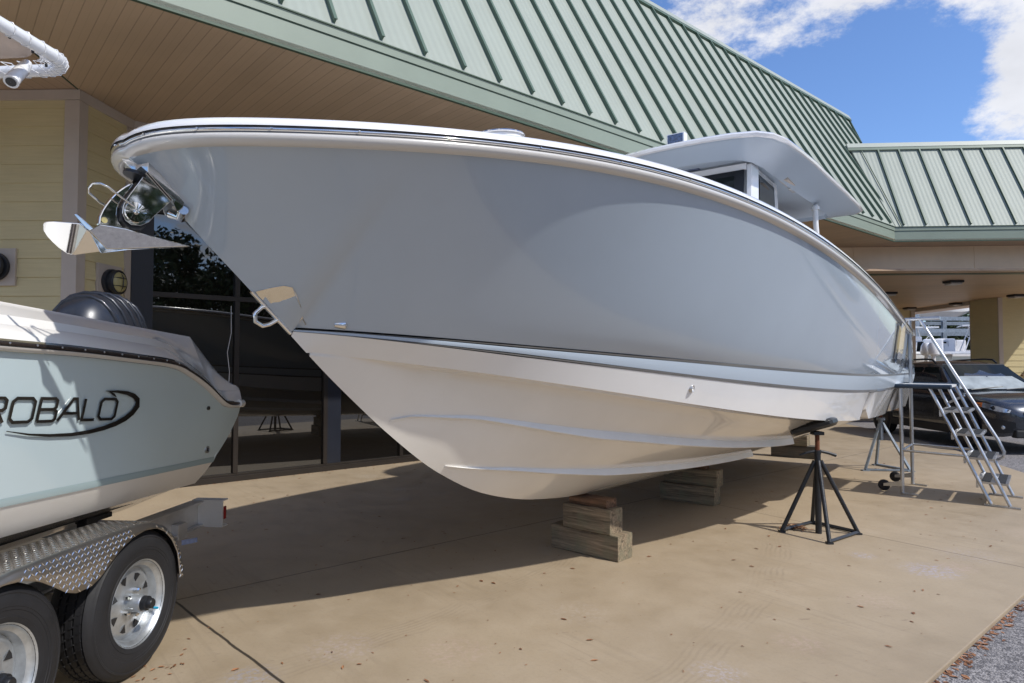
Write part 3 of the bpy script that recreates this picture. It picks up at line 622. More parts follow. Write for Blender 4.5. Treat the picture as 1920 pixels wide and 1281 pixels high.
# cap mounted round light/hatch follows the sight line of the photo, standing on a low pad
ht.build('anchor_light_hatch',M['white'],boat,smooth=35)
ht=MB(); ht.lathe([(.112,-.012),(.116,-.008),(.112,-.002),(.106,-.006)],40,Mx); ht.build('hatch_ring',M['chrome'],boat,smooth=60)
# side door and decal near the stern
def side_pt(s,v,off=.004):
    rows=topside(s); x=v*18; i=int(min(x,17)); t=x-i; b_=rows[i][1]*(1-t)+rows[i+1][1]*t; z=rows[i][2]*(1-t)+rows[i+1][2]*t; return (s,-(b_+off),z)
def panel(name,s0,s1,v0,v1,off,m):
    mb=MB(); n=8; ring=[[side_pt(s0+(s1-s0)*i/4,v0+(v1-v0)*j/n,off) for j in range(n+1)] for i in range(5)]; mb.loft(ring,closed=False); return mb.build(name,m,boat,smooth=50)
panel('door_recess',7.26,7.33,.26,1,.004,M['rubrail']); panel('side_door_jamb',7.34,7.74,.30,1,.032,M['cap']); panel('door_gap',7.75,7.83,.2,1,.004,M['rubrail'])
panel('door_latch',7.36,7.74,.21,.285,.03,M['black'])
GL={'R':([[(0,0),(0,1),(.75,1),(.9,.9),(.9,.6),(.75,.5),(0,.5)],[(.5,.5),(.9,0)]]),'O':([[(.15,0),(0,.15),(0,.85),(.15,1),(.8,1),(.95,.85),(.95,.15),(.8,0),(.15,0)]]),'B':([[(0,0),(0,1),(.75,1),(.88,.9),(.88,.62),(.75,.52),(0,.52)],[(.75,.52),(.93,.42),(.93,.1),(.8,0),(0,0)]]),'A':([[(0,0),(.55,1),(.72,1),(1.0,0)],[(.2,.33),(.92,.33)]]),'L':([[(0,1),(0,0),(.85,0)]])}
def stroke(mb,pts,wd,fn,thick):
    P=[Vector((x,y,0)) for x,y in pts]
    closed=(P[0]-P[-1]).length<1e-6
    if closed: P=P[:-1]
    n=len(P); Lp=[];Rp=[]
    for i in range(n):
        a=P[i-1] if (i>0 or closed) else P[i]; c=P[(i+1)%n] if (i<n-1 or closed) else P[i]
        d1_=(P[i]-a); d2_=(c-P[i]); 
        if d1_.length<1e-9: d1_=d2_
        if d2_.length<1e-9: d2_=d1_
        d1_.normalize(); d2_.normalize(); t=(d1_+d2_).normalized(); nn=Vector((-t.y,t.x,0)); k=1/max(.5,nn.dot(Vector((-d1_.y,d1_.x,0)))); w_=wd[i] if isinstance(wd,list) else wd
        Lp.append(P[i]+nn*w_*k*.5); Rp.append(P[i]-nn*w_*k*.5)
    seq=[(Lp[i],Rp[i]) for i in range(n)]
    if closed: seq.append(seq[0])
    rings=[[fn(a.x,a.y,0),fn(c.x,c.y,0),fn(c.x,c.y,thick),fn(a.x,a.y,thick)] for a,c in seq]
    mb.loft(rings,True,not closed,not closed)
tx=MB(); x=0
for ch in 'ROBALO':
    for st in GL[ch]: stroke(tx,[(x+px_*.17,py_) for px_,py_ in st],.05,lambda a,c,t:side_pt(8.05+a*1.0,(.14+.20*c),.006+t),.004)
    x+=.235
tx.build('lettering',M['sticker'],boat)
sw=MB(); stroke(sw,[(-.05,-.22),(.3,-.38),(.8,-.40),(1.2,-.28),(1.5,0),(1.55,.5),(1.45,.95),(1.2,1.2)],[.01,.08,.12,.14,.12,.1,.07,.01],lambda a,c,t:side_pt(8.05+a*1.0,.14+.20*c,.006+t),.004); sw.build('swoosh_decal',M['sticker'],boat)
# drain, spray nozzle, small vents
def boat_ring(s,b_,z,r,name,m,tilt=0):
    mb=MB(); Mx=Matrix.Translation((s,-b_,z))@Matrix.Rotation(R_(90+tilt),4,'X'); mb.lathe([(.3*r,.001),(.45*r,.006),(.9*r,.012),(r,.004),(r,-.01)],24,Mx); mb.build(name,m,boat,smooth=50)
    mb=MB(); mb.lathe([(.001,.003),(.42*r,.003)],20,Mx); mb.build('drain_hole',M['black'],boat)
ds=3.2; db=(Bc(ds)+Bb(ds))/2; boat_ring(ds,db+.004,(zC(ds)+zB(ds))/2+.01,.026,'hull_drain',M['alum'],8)
s_=1.02; nzp=Vector((s_,-(Bk(s_)+.012),zK(s_)+.035)); mb=MB(); mb.lathe([(.001,-.035),(.012,-.03),(.020,0),(.022,.02),(.012,.03),(.001,.031)],20,look(nzp,nzp+Vector((.8,-.55,.0)))); mb.build('pitot_fitting',M['chrome'],boat,smooth=50)
# bow eye plate and ring
for sd in (-1,1):
    def hb_(s_,z_):
        rw=topside(s_); return float(np.interp(z_,[q[2] for q in rw],[q[1] for q in rw])) if z_>rw[0][2] else 0.
    pl=[(.664,1.822),(.70,1.838),(.735,1.848),(.765,1.842),(.79,1.815),(.83,1.765),(.87,1.715),(.895,1.685),(.89,1.668),(.868,1.660)]
    bk_=[(.83,1.672),(.79,1.706),(.75,1.742),(.71,1.778)]
    mb=MB(); P_=[(a,sd*(hb_(a,z)+.005),z) for a,z in pl]+[(a,sd*.004,z) for a,z in bk_]; mb.add(P_+[(a,b_*.9,z) for a,b_,z in P_],[tuple(range(14)),tuple(range(14,28))[::-1]]+[(k,(k+1)%14,14+(k+1)%14,14+k) for k in range(14)]); mb.build('bow_plate',M['brushed'],boat)
mb=MB(); mb.tube([(.742,0,1.765),(.705,0,1.755),(.672,0,1.725),(.675,0,1.69),(.71,0,1.672),(.745,0,1.680),(.79,0,1.705)],.010,12); mb.build('bow_eye',M['chrome'],boat,smooth=60)
mb=MB(); mb.tube([(.655,0,1.825),(.86,0,1.645)],.012,10); mb.build('stem_band',M['chrome'],boat,smooth=60)
# anchor chute on the stem
def qp(mb,pts,th): 
    n=(Vector(pts[1])-Vector(pts[0])).cross(Vector(pts[2])-Vector(pts[0])).normalized(); mb.prism(pts,tuple(n*th))
CP=[[0.1746,-0.05,2.3204],[0.2071,-0.05,2.3119],[0.2624,-0.05,2.2321],[0.3194,-0.05,2.1539],[0.3154,-0.05,2.1315],[0.2921,-0.05,2.1057],[0.2722,-0.05,2.1489],[0.1741,-0.05,2.2392]]
CF=[[0.1306,0.0803,2.3084],[0.1453,0.0382,2.3232],[0.1619,-0.0085,2.327],[0.1767,-0.0498,2.3209],[0.1765,-0.0449,2.2406],[0.1647,-0.0133,2.2663],[0.1546,0.016,2.2481],[0.1436,0.0456,2.2716]]
for P_ in (CP,[[a,-y,z] for a,y,z in CP]):
    mb=MB(); mb.prism(P_,(0,(.004 if P_[0][1]<0 else -.004),0)); mb.build('anchor_chute',M['chrome'],boat,bev=.0015)
mb=MB(); mb.prism(CF,(.002,0,.004)); mb.build('chute_plate',M['chrome'],boat,bev=.001)
mb=MB(); mb.tube([(.315,-.05,2.118),(.332,0,2.098),(.315,.05,2.118)],.020,12); mb.build('chute_lip',M['chrome'],boat,smooth=60)
mb=MB(); mb.lathe([(.001,0),(.045,0),(.045,.012),(.001,.012)],24,look((.155,0,2.235),(.13,0,2.15))); mb.build('chute_opening',M['black'],boat)
# anchor : a thing of its own held in the roller
an=thing('bow_anchor','polished plough anchor hanging under the tip of the big boat\'s bow','anchor',tuple(O+Vector((0,0,1.9))),math.atan2(Ax.y,Ax.x))
AM=Matrix.Translation((0,0,-1.9))
LB=[[-0.1068,0.1407,2.0097],[-0.1065,0.1321,2.0175],[-0.1027,0.1236,2.021],[-0.0866,0.1014,2.022],[-0.0262,0.0291,2.0154],[-0.0036,0.0222,1.9936],[-0.0141,0.1218,1.9108],[-0.0271,0.1351,1.9144],[-0.0516,0.1465,1.9343],[-0.0711,0.1516,1.9541],[-0.0881,0.1536,1.9736],[-0.1014,0.1508,1.993]]
BR=[[-0.0044,0.02,1.9932],[0.0109,0.0197,1.9847],[0.0515,0.0522,1.9249],[-0.0144,0.1016,1.9078],[-0.0205,0.1043,1.9083]]
BB=[[-0.0363,0.06,2.0522],[-0.0317,0.0515,2.0548],[-0.0214,0.0335,2.0394],[0.0033,-0.01,1.9968],[-0.0038,0.0032,1.9903],[-0.0123,0.0184,2.0006]]
RU=[[-0.0088,-0.0072,1.9882],[0.0185,-0.0273,2.0129],[0.0923,-0.06,2.0053],[0.1692,-0.0909,1.9867],[0.2969,-0.1434,1.9596],[0.0964,-0.0409,1.9328],[0.0474,-0.0162,1.9275]]
RL=[[-0.0022,0.0095,1.9883],[0.0482,-0.0144,1.9268],[0.098,-0.0371,1.9314],[0.3036,-0.1309,1.9598],[0.2077,-0.0872,1.9456],[0.1107,-0.043,1.9295],[0.033,-0.0076,1.9104],[0.0283,-0.0054,1.916]]
SH=[[0.1389,-0.012,2.2003],[0.1084,-0.012,2.1751],[0.0822,-0.012,2.1492],[0.0621,-0.012,2.1228],[0.0459,-0.012,2.0965],[0.0336,-0.012,2.0732],[0.024,-0.012,2.0475],[0.021,-0.012,2.0153],[0.1113,-0.012,2.0142],[0.0957,-0.012,2.034],[0.0859,-0.012,2.0536],[0.0845,-0.012,2.0766],[0.0879,-0.012,2.0996],[0.0997,-0.012,2.1263],[0.1155,-0.012,2.151],[0.1431,-0.012,2.1867]]
CH=[[0.1767,-0.04,2.2457],[0.2814,-0.04,2.1597],[0.2079,-0.04,2.0769],[0.1862,-0.04,2.048],[0.1548,-0.04,2.0293],[0.1237,-0.04,2.0271],[0.1005,-0.04,2.0414],[0.0896,-0.04,2.0657],[0.0919,-0.04,2.0944],[0.1028,-0.04,2.1208]]
LOOP=[[0.1288,-0.046,2.0988],[0.0844,-0.046,2.1226],[0.0374,-0.044,2.153],[0.0154,-0.036,2.1621],[-0.0025,-0.015,2.1621],[-0.0056,0.01,2.1492],[0.0016,.03,2.1355],[0.0474,.04,2.1072],[0.0918,.044,2.0919]]
def plate(name,P,th,inward=1,bev=.0015,mm=None):
    n=Vector((0,0,0)); c=sum((Vector(p) for p in P),Vector())/len(P)
    for k in range(len(P)): n+=(Vector(P[k])-c).cross(Vector(P[(k+1)%len(P)])-c)
    n.normalize(); view=Vector((-1.5,-3.2,-.5))
    if n.dot(view)>0: n=-n       # thickness grows away from the side that is seen
    mb=MB(); mb.prism(P,tuple(n*th),AM); return mb.build(name,mm or M['chrome'],an,bev=bev)
plate('fluke',LB,.007,bev=.0025); plate('fluke_web',BR,.005); plate('fluke_tip',BB,.006,bev=.002); plate('fluke',RU,.006,bev=.002); plate('fluke_edge',RL,.004,bev=.001)
plate('shank',SH,.024,bev=.004)
sh2=plate('roller_cheek',CH,.004,bev=.0015); plate('roller_cheek',[[a,-y+.004,z] for a,y,z in CH][::-1],.004)
mb=MB(); mb.lathe([(.001,.0),(.038,.0),(.040,.003),(.0385,.006),(.001,.0075)],36,AM@look((.136,-.0395,2.0776),(.136,-1,2.0776))); mb.lathe([(.001,.012),(.006,.011),(.009,.006),(.0105,0)],14,AM@look((.136,-.046,2.0776),(.136,-1,2.0776))); mb.build('pivot_disc',M['chrome'],an,smooth=35)
mb=MB(); mb.prism([(.185,-.030,2.24),(.12,-.030,2.15),(.088,-.030,2.09),(.09,-.030,2.04),(.13,-.030,2.005),(.165,-.030,2.012),(.20,-.030,2.06),(.24,-.030,2.14)],(0,.06,0),AM); mb.build('roller',M['black'],an,bev=.006)
mb=MB(); mb.lathe([(.001,0),(.009,0),(.0105,.0015),(.0115,0)],20,AM@look((.039,-.0135,2.034),(.039,-1,2.034))); mb.build('shank_hole',M['frost'],an)
mb=MB(); mb.tube([tuple(AM@Vector(p)) for p in LOOP],.0042,10); mb.build('retaining_bar',M['chrome'],an,smooth=60)
# ---- hardtop and console
outl=[(5.42,0),(5.43,.30),(5.47,.58),(5.56,.80),(5.72,.915),(6.0,.985),(6.5,1.02),(7.0,1.045),(7.6,1.10),(8.2,1.155),(8.8,1.19),(9.1,1.19),(9.22,1.10),(9.25,.6),(9.26,0)]
oz=lambda s:interp(s,[5.4,6.2,7.0,7.9,8.8,9.3],[3.765,3.775,3.775,3.69,3.635,3.60])
ring=[(s,-b_) for s,b_ in outl]+[(s,b_) for s,b_ in outl[-2:0:-1]]
def rg(k,dz,flat=None): cx=7.35; return [(cx+(s-cx)*k,y*k,(oz(s) if flat is None else flat)+dz) for s,y in ring]
mb=MB(); mb.loft([rg(.3,.09),rg(.7,.075),rg(.92,.045),rg(.985,.018),rg(1.0,-.008),rg(.992,-.03),rg(.975,-.036)],True,True,False); mb.build('hardtop_rim',M['cap'],boat,smooth=40)
def zl_(s_): return 3.742-.034*(s_-5.6)
def rg2(k,kb,z0,drop): cx=7.35; return [(cx+(q-cx)*k,y*kb,min(oz(q)-.036,zl_(cx+(q-cx)*k)+z0)-drop) for q,y in ring]
def rg3(k,kb,z): cx=7.35; return [(cx+(q-cx)*k,y*kb,z-.030*((q-cx)*k)) for q,y in ring]
mb=MB(); mb.loft([rg(.975,-.036),rg2(.955,.945,.02,.0)],True); mb.loft([rg2(.955,.945,.02,.0),rg3(.86,.70,3.57),rg3(.845,.675,3.555)],True); mb.loft([rg3(.845,.675,3.555),rg3(.83,.655,3.60)],True,False,True); mb.build('hardtop_underside',M['blueL'],boat,smooth=24)
for nm,p,d,m in (('deck_light',(5.86,0.06,3.672),(.22,.16,.012),'cap'),('builder_plate',(6.02,.05,3.635),(.06,.2,.008),'label'),('radio_box',(7.35,-.70,3.60),(.22,.07,.05),'cap'),('speaker_panel',(7.0,-.72,3.60),(.34,.1,.03),'trim')):
    mb=MB(); mb.box(p,d); mb.build(nm,M[m],boat,bev=.004)
mb=MB(); mb.box((5.66,.06,3.885),(.09,.20,.12)); mb.box((5.66,.06,3.81),(.05,.08,.07)); mb.build('light_bar_housing',M['cap'],boat,bev=.012)
mb=MB(); mb.box((5.611,.06,3.885),(.010,.165,.092)); mb.build('light_bar_lens',M['ledpanel'],boat,bev=.002)
# console enclosure
mb=MB(); 
for sd in (-1,1):
    mb.prism([(6.02,sd*.56,3.60),(6.20,sd*.58,3.60),(6.02,sd*.62,2.4),(5.80,sd*.60,2.4)],(0,sd*.05,0))
    mb.prism([(6.86,sd*.57,3.58),(6.98,sd*.57,3.58),(7.1,sd*.6,2.4),(6.9,sd*.6,2.4)],(0,sd*.04,0))
mb.prism([(6.0,-.56,3.61),(6.0,.56,3.61),(6.0,.56,3.545),(6.0,-.56,3.545)],(.05,0,0))
for sd in (-1,1): mb.prism([(6.2,sd*.575,3.60),(6.9,sd*.575,3.58),(6.9,sd*.575,3.53),(6.2,sd*.575,3.55)],(0,sd*.03,0))
mb.build('windshield_pillar',M['white'],boat,bev=.006)
mb=MB(); mb.prism([(5.99,-.54,3.54),(5.99,.54,3.54),(5.78,.56,2.5),(5.78,-.56,2.5)],(.015,0,0)); f_=mb.build('windshield_frame',M['black'],boat)
mb=MB(); mb.prism([(5.975,-.44,3.485),(5.975,.44,3.485),(5.775,.46,2.5),(5.775,-.46,2.5)],(.012,0,0)); mb.build('windshield_glass',M['carglass'],boat)
for sd in (-1,1):
    mb=MB(); mb.prism([(6.22,sd*.60,3.54),(6.86,sd*.60,3.52),(6.92,sd*.62,2.5),(6.05,sd*.62,2.5)],(0,sd*.012,0)); mb.build('side_window_frame',M['black'],boat)
    mb=MB(); mb.prism([(6.27,sd*.614,3.49),(6.80,sd*.614,3.475),(6.86,sd*.634,2.5),(6.12,sd*.634,2.5)],(0,sd*.006,0)); mb.build('side_window_glass',M['carglass'],boat)
mb=MB(); mb.prism([(5.7,-.6,2.45),(5.7,.6,2.45),(7.3,.6,2.45),(7.3,-.6,2.45)],(0,0,-.7)); mb.build('console',M['white'],boat,bev=.03)
mb=MB()
for sd in (-1,1): mb.tube([(8.05,sd*.80,3.52),(8.05,sd*.80,3.3),(8.2,sd*.85,2.0)],.033,14); mb.tube([(8.05,sd*.8,3.50),(8.05,sd*.8,3.46)],.05,14)
mb.build('hardtop_post',M['white'],boat,smooth=40)
mb=MB(); mb.box((8.2,0,2.6),(.8,1.3,1.2)); mb.build('helm_seat',M['white'],boat,bev=.06)
mb=MB(); mb.tube([(6.12,-.40,3.6),(6.10,-.42,3.52),(6.03,-.43,3.44)],.014,8); mb.build('wiper_arm',M['black'],boat)

# ================= PROPS UNDER THE BOAT
def timber(name,label,near,along,across,L_,W_,z0,H_,m,grp='timber blocks carrying the keel'):
    near=Vector((*near,0)); a=Vector((*along,0)).normalized(); c=Vector((*across,0)).normalized()
    cen=near+a*L_/2+c*W_/2
    rz=math.atan2(a.y,a.x); mb=MB()
    n=10; import random as rr
    rings=[]
    for i in range(n+1):
        x=-L_/2+L_*i/n; w2=W_/2; h=H_; j=lambda: rr.uniform(-.0025,.0025)
        rings.append([(x,-w2+.006+j(),0),(x,w2-.006+j(),0),(x,w2+j(),.007),(x,w2+j(),h*.5),(x,w2+j(),h-.007),(x,w2-.007,h+j()),(x,0,h+j()),(x,-w2+.007,h+j()),(x,-w2+j(),h-.007),(x,-w2+j(),h*.5),(x,-w2+j(),.007)])
    mb.loft(rings,True,True,True); o=mb.build(name,m,None,smooth=30); o.location=(cen.x,cen.y,z0); o.rotation_euler=(0,0,rz); return tag(o,label,'timber',grp)
la=(-.738,.675); ac=(.675,.738)
timber('timber_block','long weathered timber on the concrete, lowest of the nearest keel stack',(.80,5.11),la,ac,.645,.20,.001,.192,M['wood'])
timber('timber_block','squarish greenish timber in the middle of the nearest keel stack',(.745,5.14),la,ac,.45,.17,.194,.19,M['wood'])
timber('timber_block','thin reddish timber touching the keel on top of the nearest stack',(.725,5.19),la,ac,.36,.14,.385,.064,M['woodred'])
la2=(-.78,.63); ac2=(.63,.78)
timber('timber_block','lowest timber of the second keel stack, half hidden in the hull\'s shade',(2.13,7.11),la2,ac2,.62,.17,.001,.19,M['wood'])
timber('timber_block','middle timber of the second keel stack behind the nearest one',(2.17,7.14),la2,ac2,.60,.17,.192,.17,M['wood'])
timber('timber_block','short reddish offcut wedged between keel and second stack',(2.08,7.24),la2,ac2,.30,.1,.363,.055,M['woodred'])
timber('timber_block','dark lower timber of the farthest keel stack, behind the black stand',(4.77,10.57),(-.8,.6),(.6,.8),.68,.2,.001,.20,M['woodgrey'])
timber('timber_block','pale upper timber of the farthest keel stack, under the hull',(4.66,10.62),(-.8,.6),(.6,.8),.62,.2,.202,.18,M['wood'])
# black stand
bs=thing('boat_stand','black steel boat stand with rusty screw propping the near side of the hull','boat stand',(2.72,5.99,0))
feet=[(2.41,6.03),(2.65,5.64),(3.05,5.95),(2.82,6.34)]; cx,cy=2.72,5.99
for fx,fy in feet:
    mb=MB(); mb.tube([(fx-cx,fy-cy,.012),((fx-cx)*.08,(fy-cy)*.08,.64)],.0185,12); mb.box((fx-cx,fy-cy,.008),(.05,.05,.014)); mb.build('leg',M['blackmetal'],bs,smooth=40)
mb=MB()
for i,j in ((0,3),(3,2),(2,1)):
    a=Vector((feet[i][0]-cx,feet[i][1]-cy,.02)); c=Vector((feet[j][0]-cx,feet[j][1]-cy,.02)); mb.tube([tuple(a),tuple(c)],.016,4)
mb.build('base_bar',M['blackmetal'],bs)
mb=MB(); mb.tube([(0,0,.0),(0,0,.70)],.027,18); mb.build('post',M['blackmetal'],bs,smooth=40)
mb=MB(); mb.tube([(0,0,.70),(0,0,.905)],.0185,16); 
for i in range(28): mb.lathe([(.0185,0),(.0205,.0025),(.0185,.005)],14,Matrix.Translation((0,0,.705+.007*i)))
mb.build('screw',M['rust'],bs,smooth=40)
mb=MB(); mb.tube([(-.155,.01,.69),(-.09,.005,.712),(-.03,0,.724),(.03,0,.724),(.10,-.005,.708),(.16,-.01,.688)],[.010,.012,.014,.014,.014,.016],10); mb.tube([(0,0,.70),(0,0,.735)],.03,16); mb.build('handle',M['blackmetal'],bs,smooth=40)
mb=MB(); Mt=Matrix.Translation((-.02,.0,.925))@Matrix.Rotation(math.atan2(-.588,.809),4,'Z')@Matrix.Rotation(R_(-19),4,'Y'); mb.box((0,0,.02),(.37,.26,.075),Mt,bev=.024); mb.build('pad',M['black'],bs,smooth=40)
mb=MB(); mb.box((0,0,.885),(.09,.09,.03)); mb.build('pad_bracket',M['blackmetal'],bs,bev=.004)
# grey stand
gs=thing('boat_stand','grey steel tripod boat stand below the stern behind the ladder','boat stand',(5.27,9.60,0)); c0=(5.27,9.60)
ft=[(4.97,9.47),(5.56,9.40),(5.40,9.98)]
for fx,fy in ft:
    mb=MB(); p=(fx-c0[0],fy-c0[1],.02); q=((fx-c0[0])*.06,(fy-c0[1])*.06,.66); mb.tube([p,q],.022,4); mb.box((p[0],p[1],.008),(.10,.07,.014)); mb.build('leg',M['greystand'],gs)
mb=MB(); 
for i,j in ((0,1),(1,2)): 
    a=Vector((ft[i][0]-c0[0],ft[i][1]-c0[1],.018)); c=Vector((ft[j][0]-c0[0],ft[j][1]-c0[1],.018)); d=(c-a); mb.box((0,0,0),(d.length,.05,.02),Matrix.Translation((a+c)/2)@Matrix.Rotation(math.atan2(d.y,d.x),4,'Z'))
mb.build('base_bar',M['greystand'],gs)
mb=MB(); mb.tube([(0,0,.42),(0,0,.72)],.03,14); mb.tube([(0,0,.70),(0,0,.735)],.055,14); mb.build('post',M['greystand'],gs,smooth=40)
mb=MB(); mb.tube([(0,0,.73),(0,0,.86)],.022,12); mb.build('screw',M['rust'],gs,smooth=40)
mb=MB(); mb.box((0,0,.875),(.26,.2,.03),Matrix.Rotation(R_(8),4,'Y')); mb.build('pad',M['woodred'],gs,bev=.006)

# ================= LADDER
ld=thing('rolling_ladder','silver aluminium rolling stair with grit treads leaning on nothing beside the stern','ladder',(4.75,8.0,0))
A0=Vector((4.52,7.80,0)); Wd_=Vector((.47,.59,0)); U_=Vector((.64,-.768,0))
def LP(u,w_,z): return tuple(A0+U_*u+Wd_*w_+Vector((0,0,z)))
PZ=1.235
def ltube(name,pts,r,m=M['steel'],n=10): mb=MB(); mb.tube([LP(*p) for p in pts],r,n); return mb.build(name,m,ld,smooth=50,world=True)
for w_ in (0,1):
    ltube('post',[(0,w_,.01),(0,w_,PZ if w_==0 else 2.06)],.021)
    ltube('stringer',[(.30,w_,PZ),(.86,w_,.02)],.018); ltube('stringer',[(.49,w_,PZ),(1.03,w_,.02)],.018)
    mb=MB(); mb.prism([LP(.80,w_-.03,.002),LP(1.12,w_-.03,.002),LP(1.12,w_+.04,.002),LP(.80,w_+.04,.002)],(0,0,.012)); mb.build('foot_plate',M['steel'],ld,world=True)
    mb=MB(); mb.prism([LP(-.02,w_-.03,.002),LP(.16,w_-.03,.002),LP(.16,w_+.04,.002),LP(-.02,w_+.04,.002)],(0,0,.012)); mb.build('foot_plate',M['steel'],ld,world=True)
    ltube('side_brace',[(0,w_,.50),(.655,w_,.50)],.014)
    c=Vector(LP(-.20,w_,.075)); ax=Wd_.normalized(); mb=MB(); mb.lathe([(.001,-.016),(.05,-.016),(.062,-.010),(.065,0),(.062,.010),(.05,.016),(.001,.016)],24,look(c,c+ax)); mb.build('caster_wheel',M['rubber'],ld,world=True,smooth=50)
    mb=MB(); mb.prism([LP(-.20,w_-.05,.07),LP(.0,w_-.04,.09),LP(.0,w_-.04,.15),LP(-.2,w_-.05,.1)],tuple(Wd_.normalized()*.03)); mb.build('caster_arm',M['steel'],ld,world=True)
ltube('cross_brace',[(0,0,.50),(0,1,.50)],.014)
mb=MB(); mb.prism([LP(-.06,-.03,PZ),LP(.50,-.03,PZ),LP(.50,1.03,PZ),LP(-.06,1.03,PZ)],(0,0,.025)); mb.build('platform',M['bracket'],ld,world=True)
mb=MB(); mb.tube([LP(-.08,-.05,PZ+.012),LP(.52,-.05,PZ+.012)],.026,10); mb.tube([LP(-.08,1.05,PZ+.012),LP(.52,1.05,PZ+.012)],.026,10); mb.build('platform_bumper',M['padblue'],ld,world=True,smooth=50)
for k in range(4):
    z=.247*(4-k); u0=.30+(PZ-z)/PZ*.56
    ua,ub=u0-.02,u0+.27
    mb=MB(); mb.prism([LP(ua,-.0,z),LP(ub,-.0,z),LP(ub,1.0,z),LP(ua,1.0,z)],(0,0,-.022)); mb.prism([LP(ua,-.0,z-.0225),LP(ua+.02,0,z-.0225),LP(ua+.02,1.0,z-.0225),LP(ua,1.0,z-.0225)],(0,0,-.05)); t_=mb.build('tread',M['steel'],ld,world=True)
    for a in (0,1):
        mb=MB(); mb.prism([LP(ua+.05+.135*a,.04,z+.002),LP(ua+.13+.135*a,.04,z+.002),LP(ua+.13+.135*a,.96,z+.002),LP(ua+.05+.135*a,.96,z+.002)],(0,0,.003)); o=mb.build('grit_strip',M['grit'],ld,world=True); o.parent=t_
ltube('top_rail',[(-.12,1,2.06),(.34,1,2.06)],.021)
ltube('handrail',[(.12,1,2.05),(.3,1,1.72),(.62,1,1.14),(.90,1,.63),(.955,1,.50),(.945,1,.44),(.90,1,.41),(.80,1,.43)],.018)
ltube('handrail_strut',[(.40,1,1.03),(.58,1,1.13)],.013)

# ================= LEFT TRAILERED BOAT
a2=R_(5); Tv=Vector((math.sin(a2),math.cos(a2),0)); Rv=Vector((math.cos(a2),-math.sin(a2),0))
# local frame: x = Rv (right), y = Tv (aft, away from camera)
TF=Matrix.Rotation(-a2,4,'Z')
lbo=thing('trailered_boat','pale seafoam boat with dark lettering and grey liner at the left, stern away','boat',tuple(Rv*-3.3+Tv*1.6),-a2)
OX,OY=-3.3,1.6
def loc(r,t,z): return (r-OX,t-OY,z)
top_c=([-2.2,2.51,3.18,3.87,4.28,4.34,4.40,4.45],[2.05,1.754,1.71,1.665,1.385,1.375,1.30,1.262])
rub_c=([-2.2,2.32,2.67,3.13,3.35,3.46,3.56,3.66,3.75,3.83,3.9,3.95,4.0,4.11,4.2],[1.83,1.577,1.562,1.530,1.512,1.493,1.458,1.418,1.375,1.33,1.290,1.268,1.256,1.250,1.248])
zTop=lambda t:float(np.interp(t,*top_c)); zRub=pchip(*rub_c)
def beamk(t): return 1 if t>.6 else max(0.02,1-((.6-t)/3.4)**2.2)     # half beam factor, bow far behind the frame
def tend(z): return interp(z,[.40,.77,.81,.90,.93,1.05,1.20,1.26],[3.93,3.95,3.96,3.99,4.02,4.09,4.16,4.17])
def LR(r,t): return OX+(r-OX)*beamk(t)
LSS=[-2.2+k*.2 for k in range(24)]; LSS=[t for t in LSS if t<2.4]+[2.4+1.75*(k/40) for k in range(41)]
def stat(fr,z,t): return None
def lrow(t,fr,z):   # clamp to raked transom
    return (LR(fr,t),min(t,tend(z)),z)
def zbd(t): return .905+.035*max(0,4.0-t)/1.0*.9 if t>0 else 1.06+.0
def zch(t): return .768+.02*max(0,4.0-t)
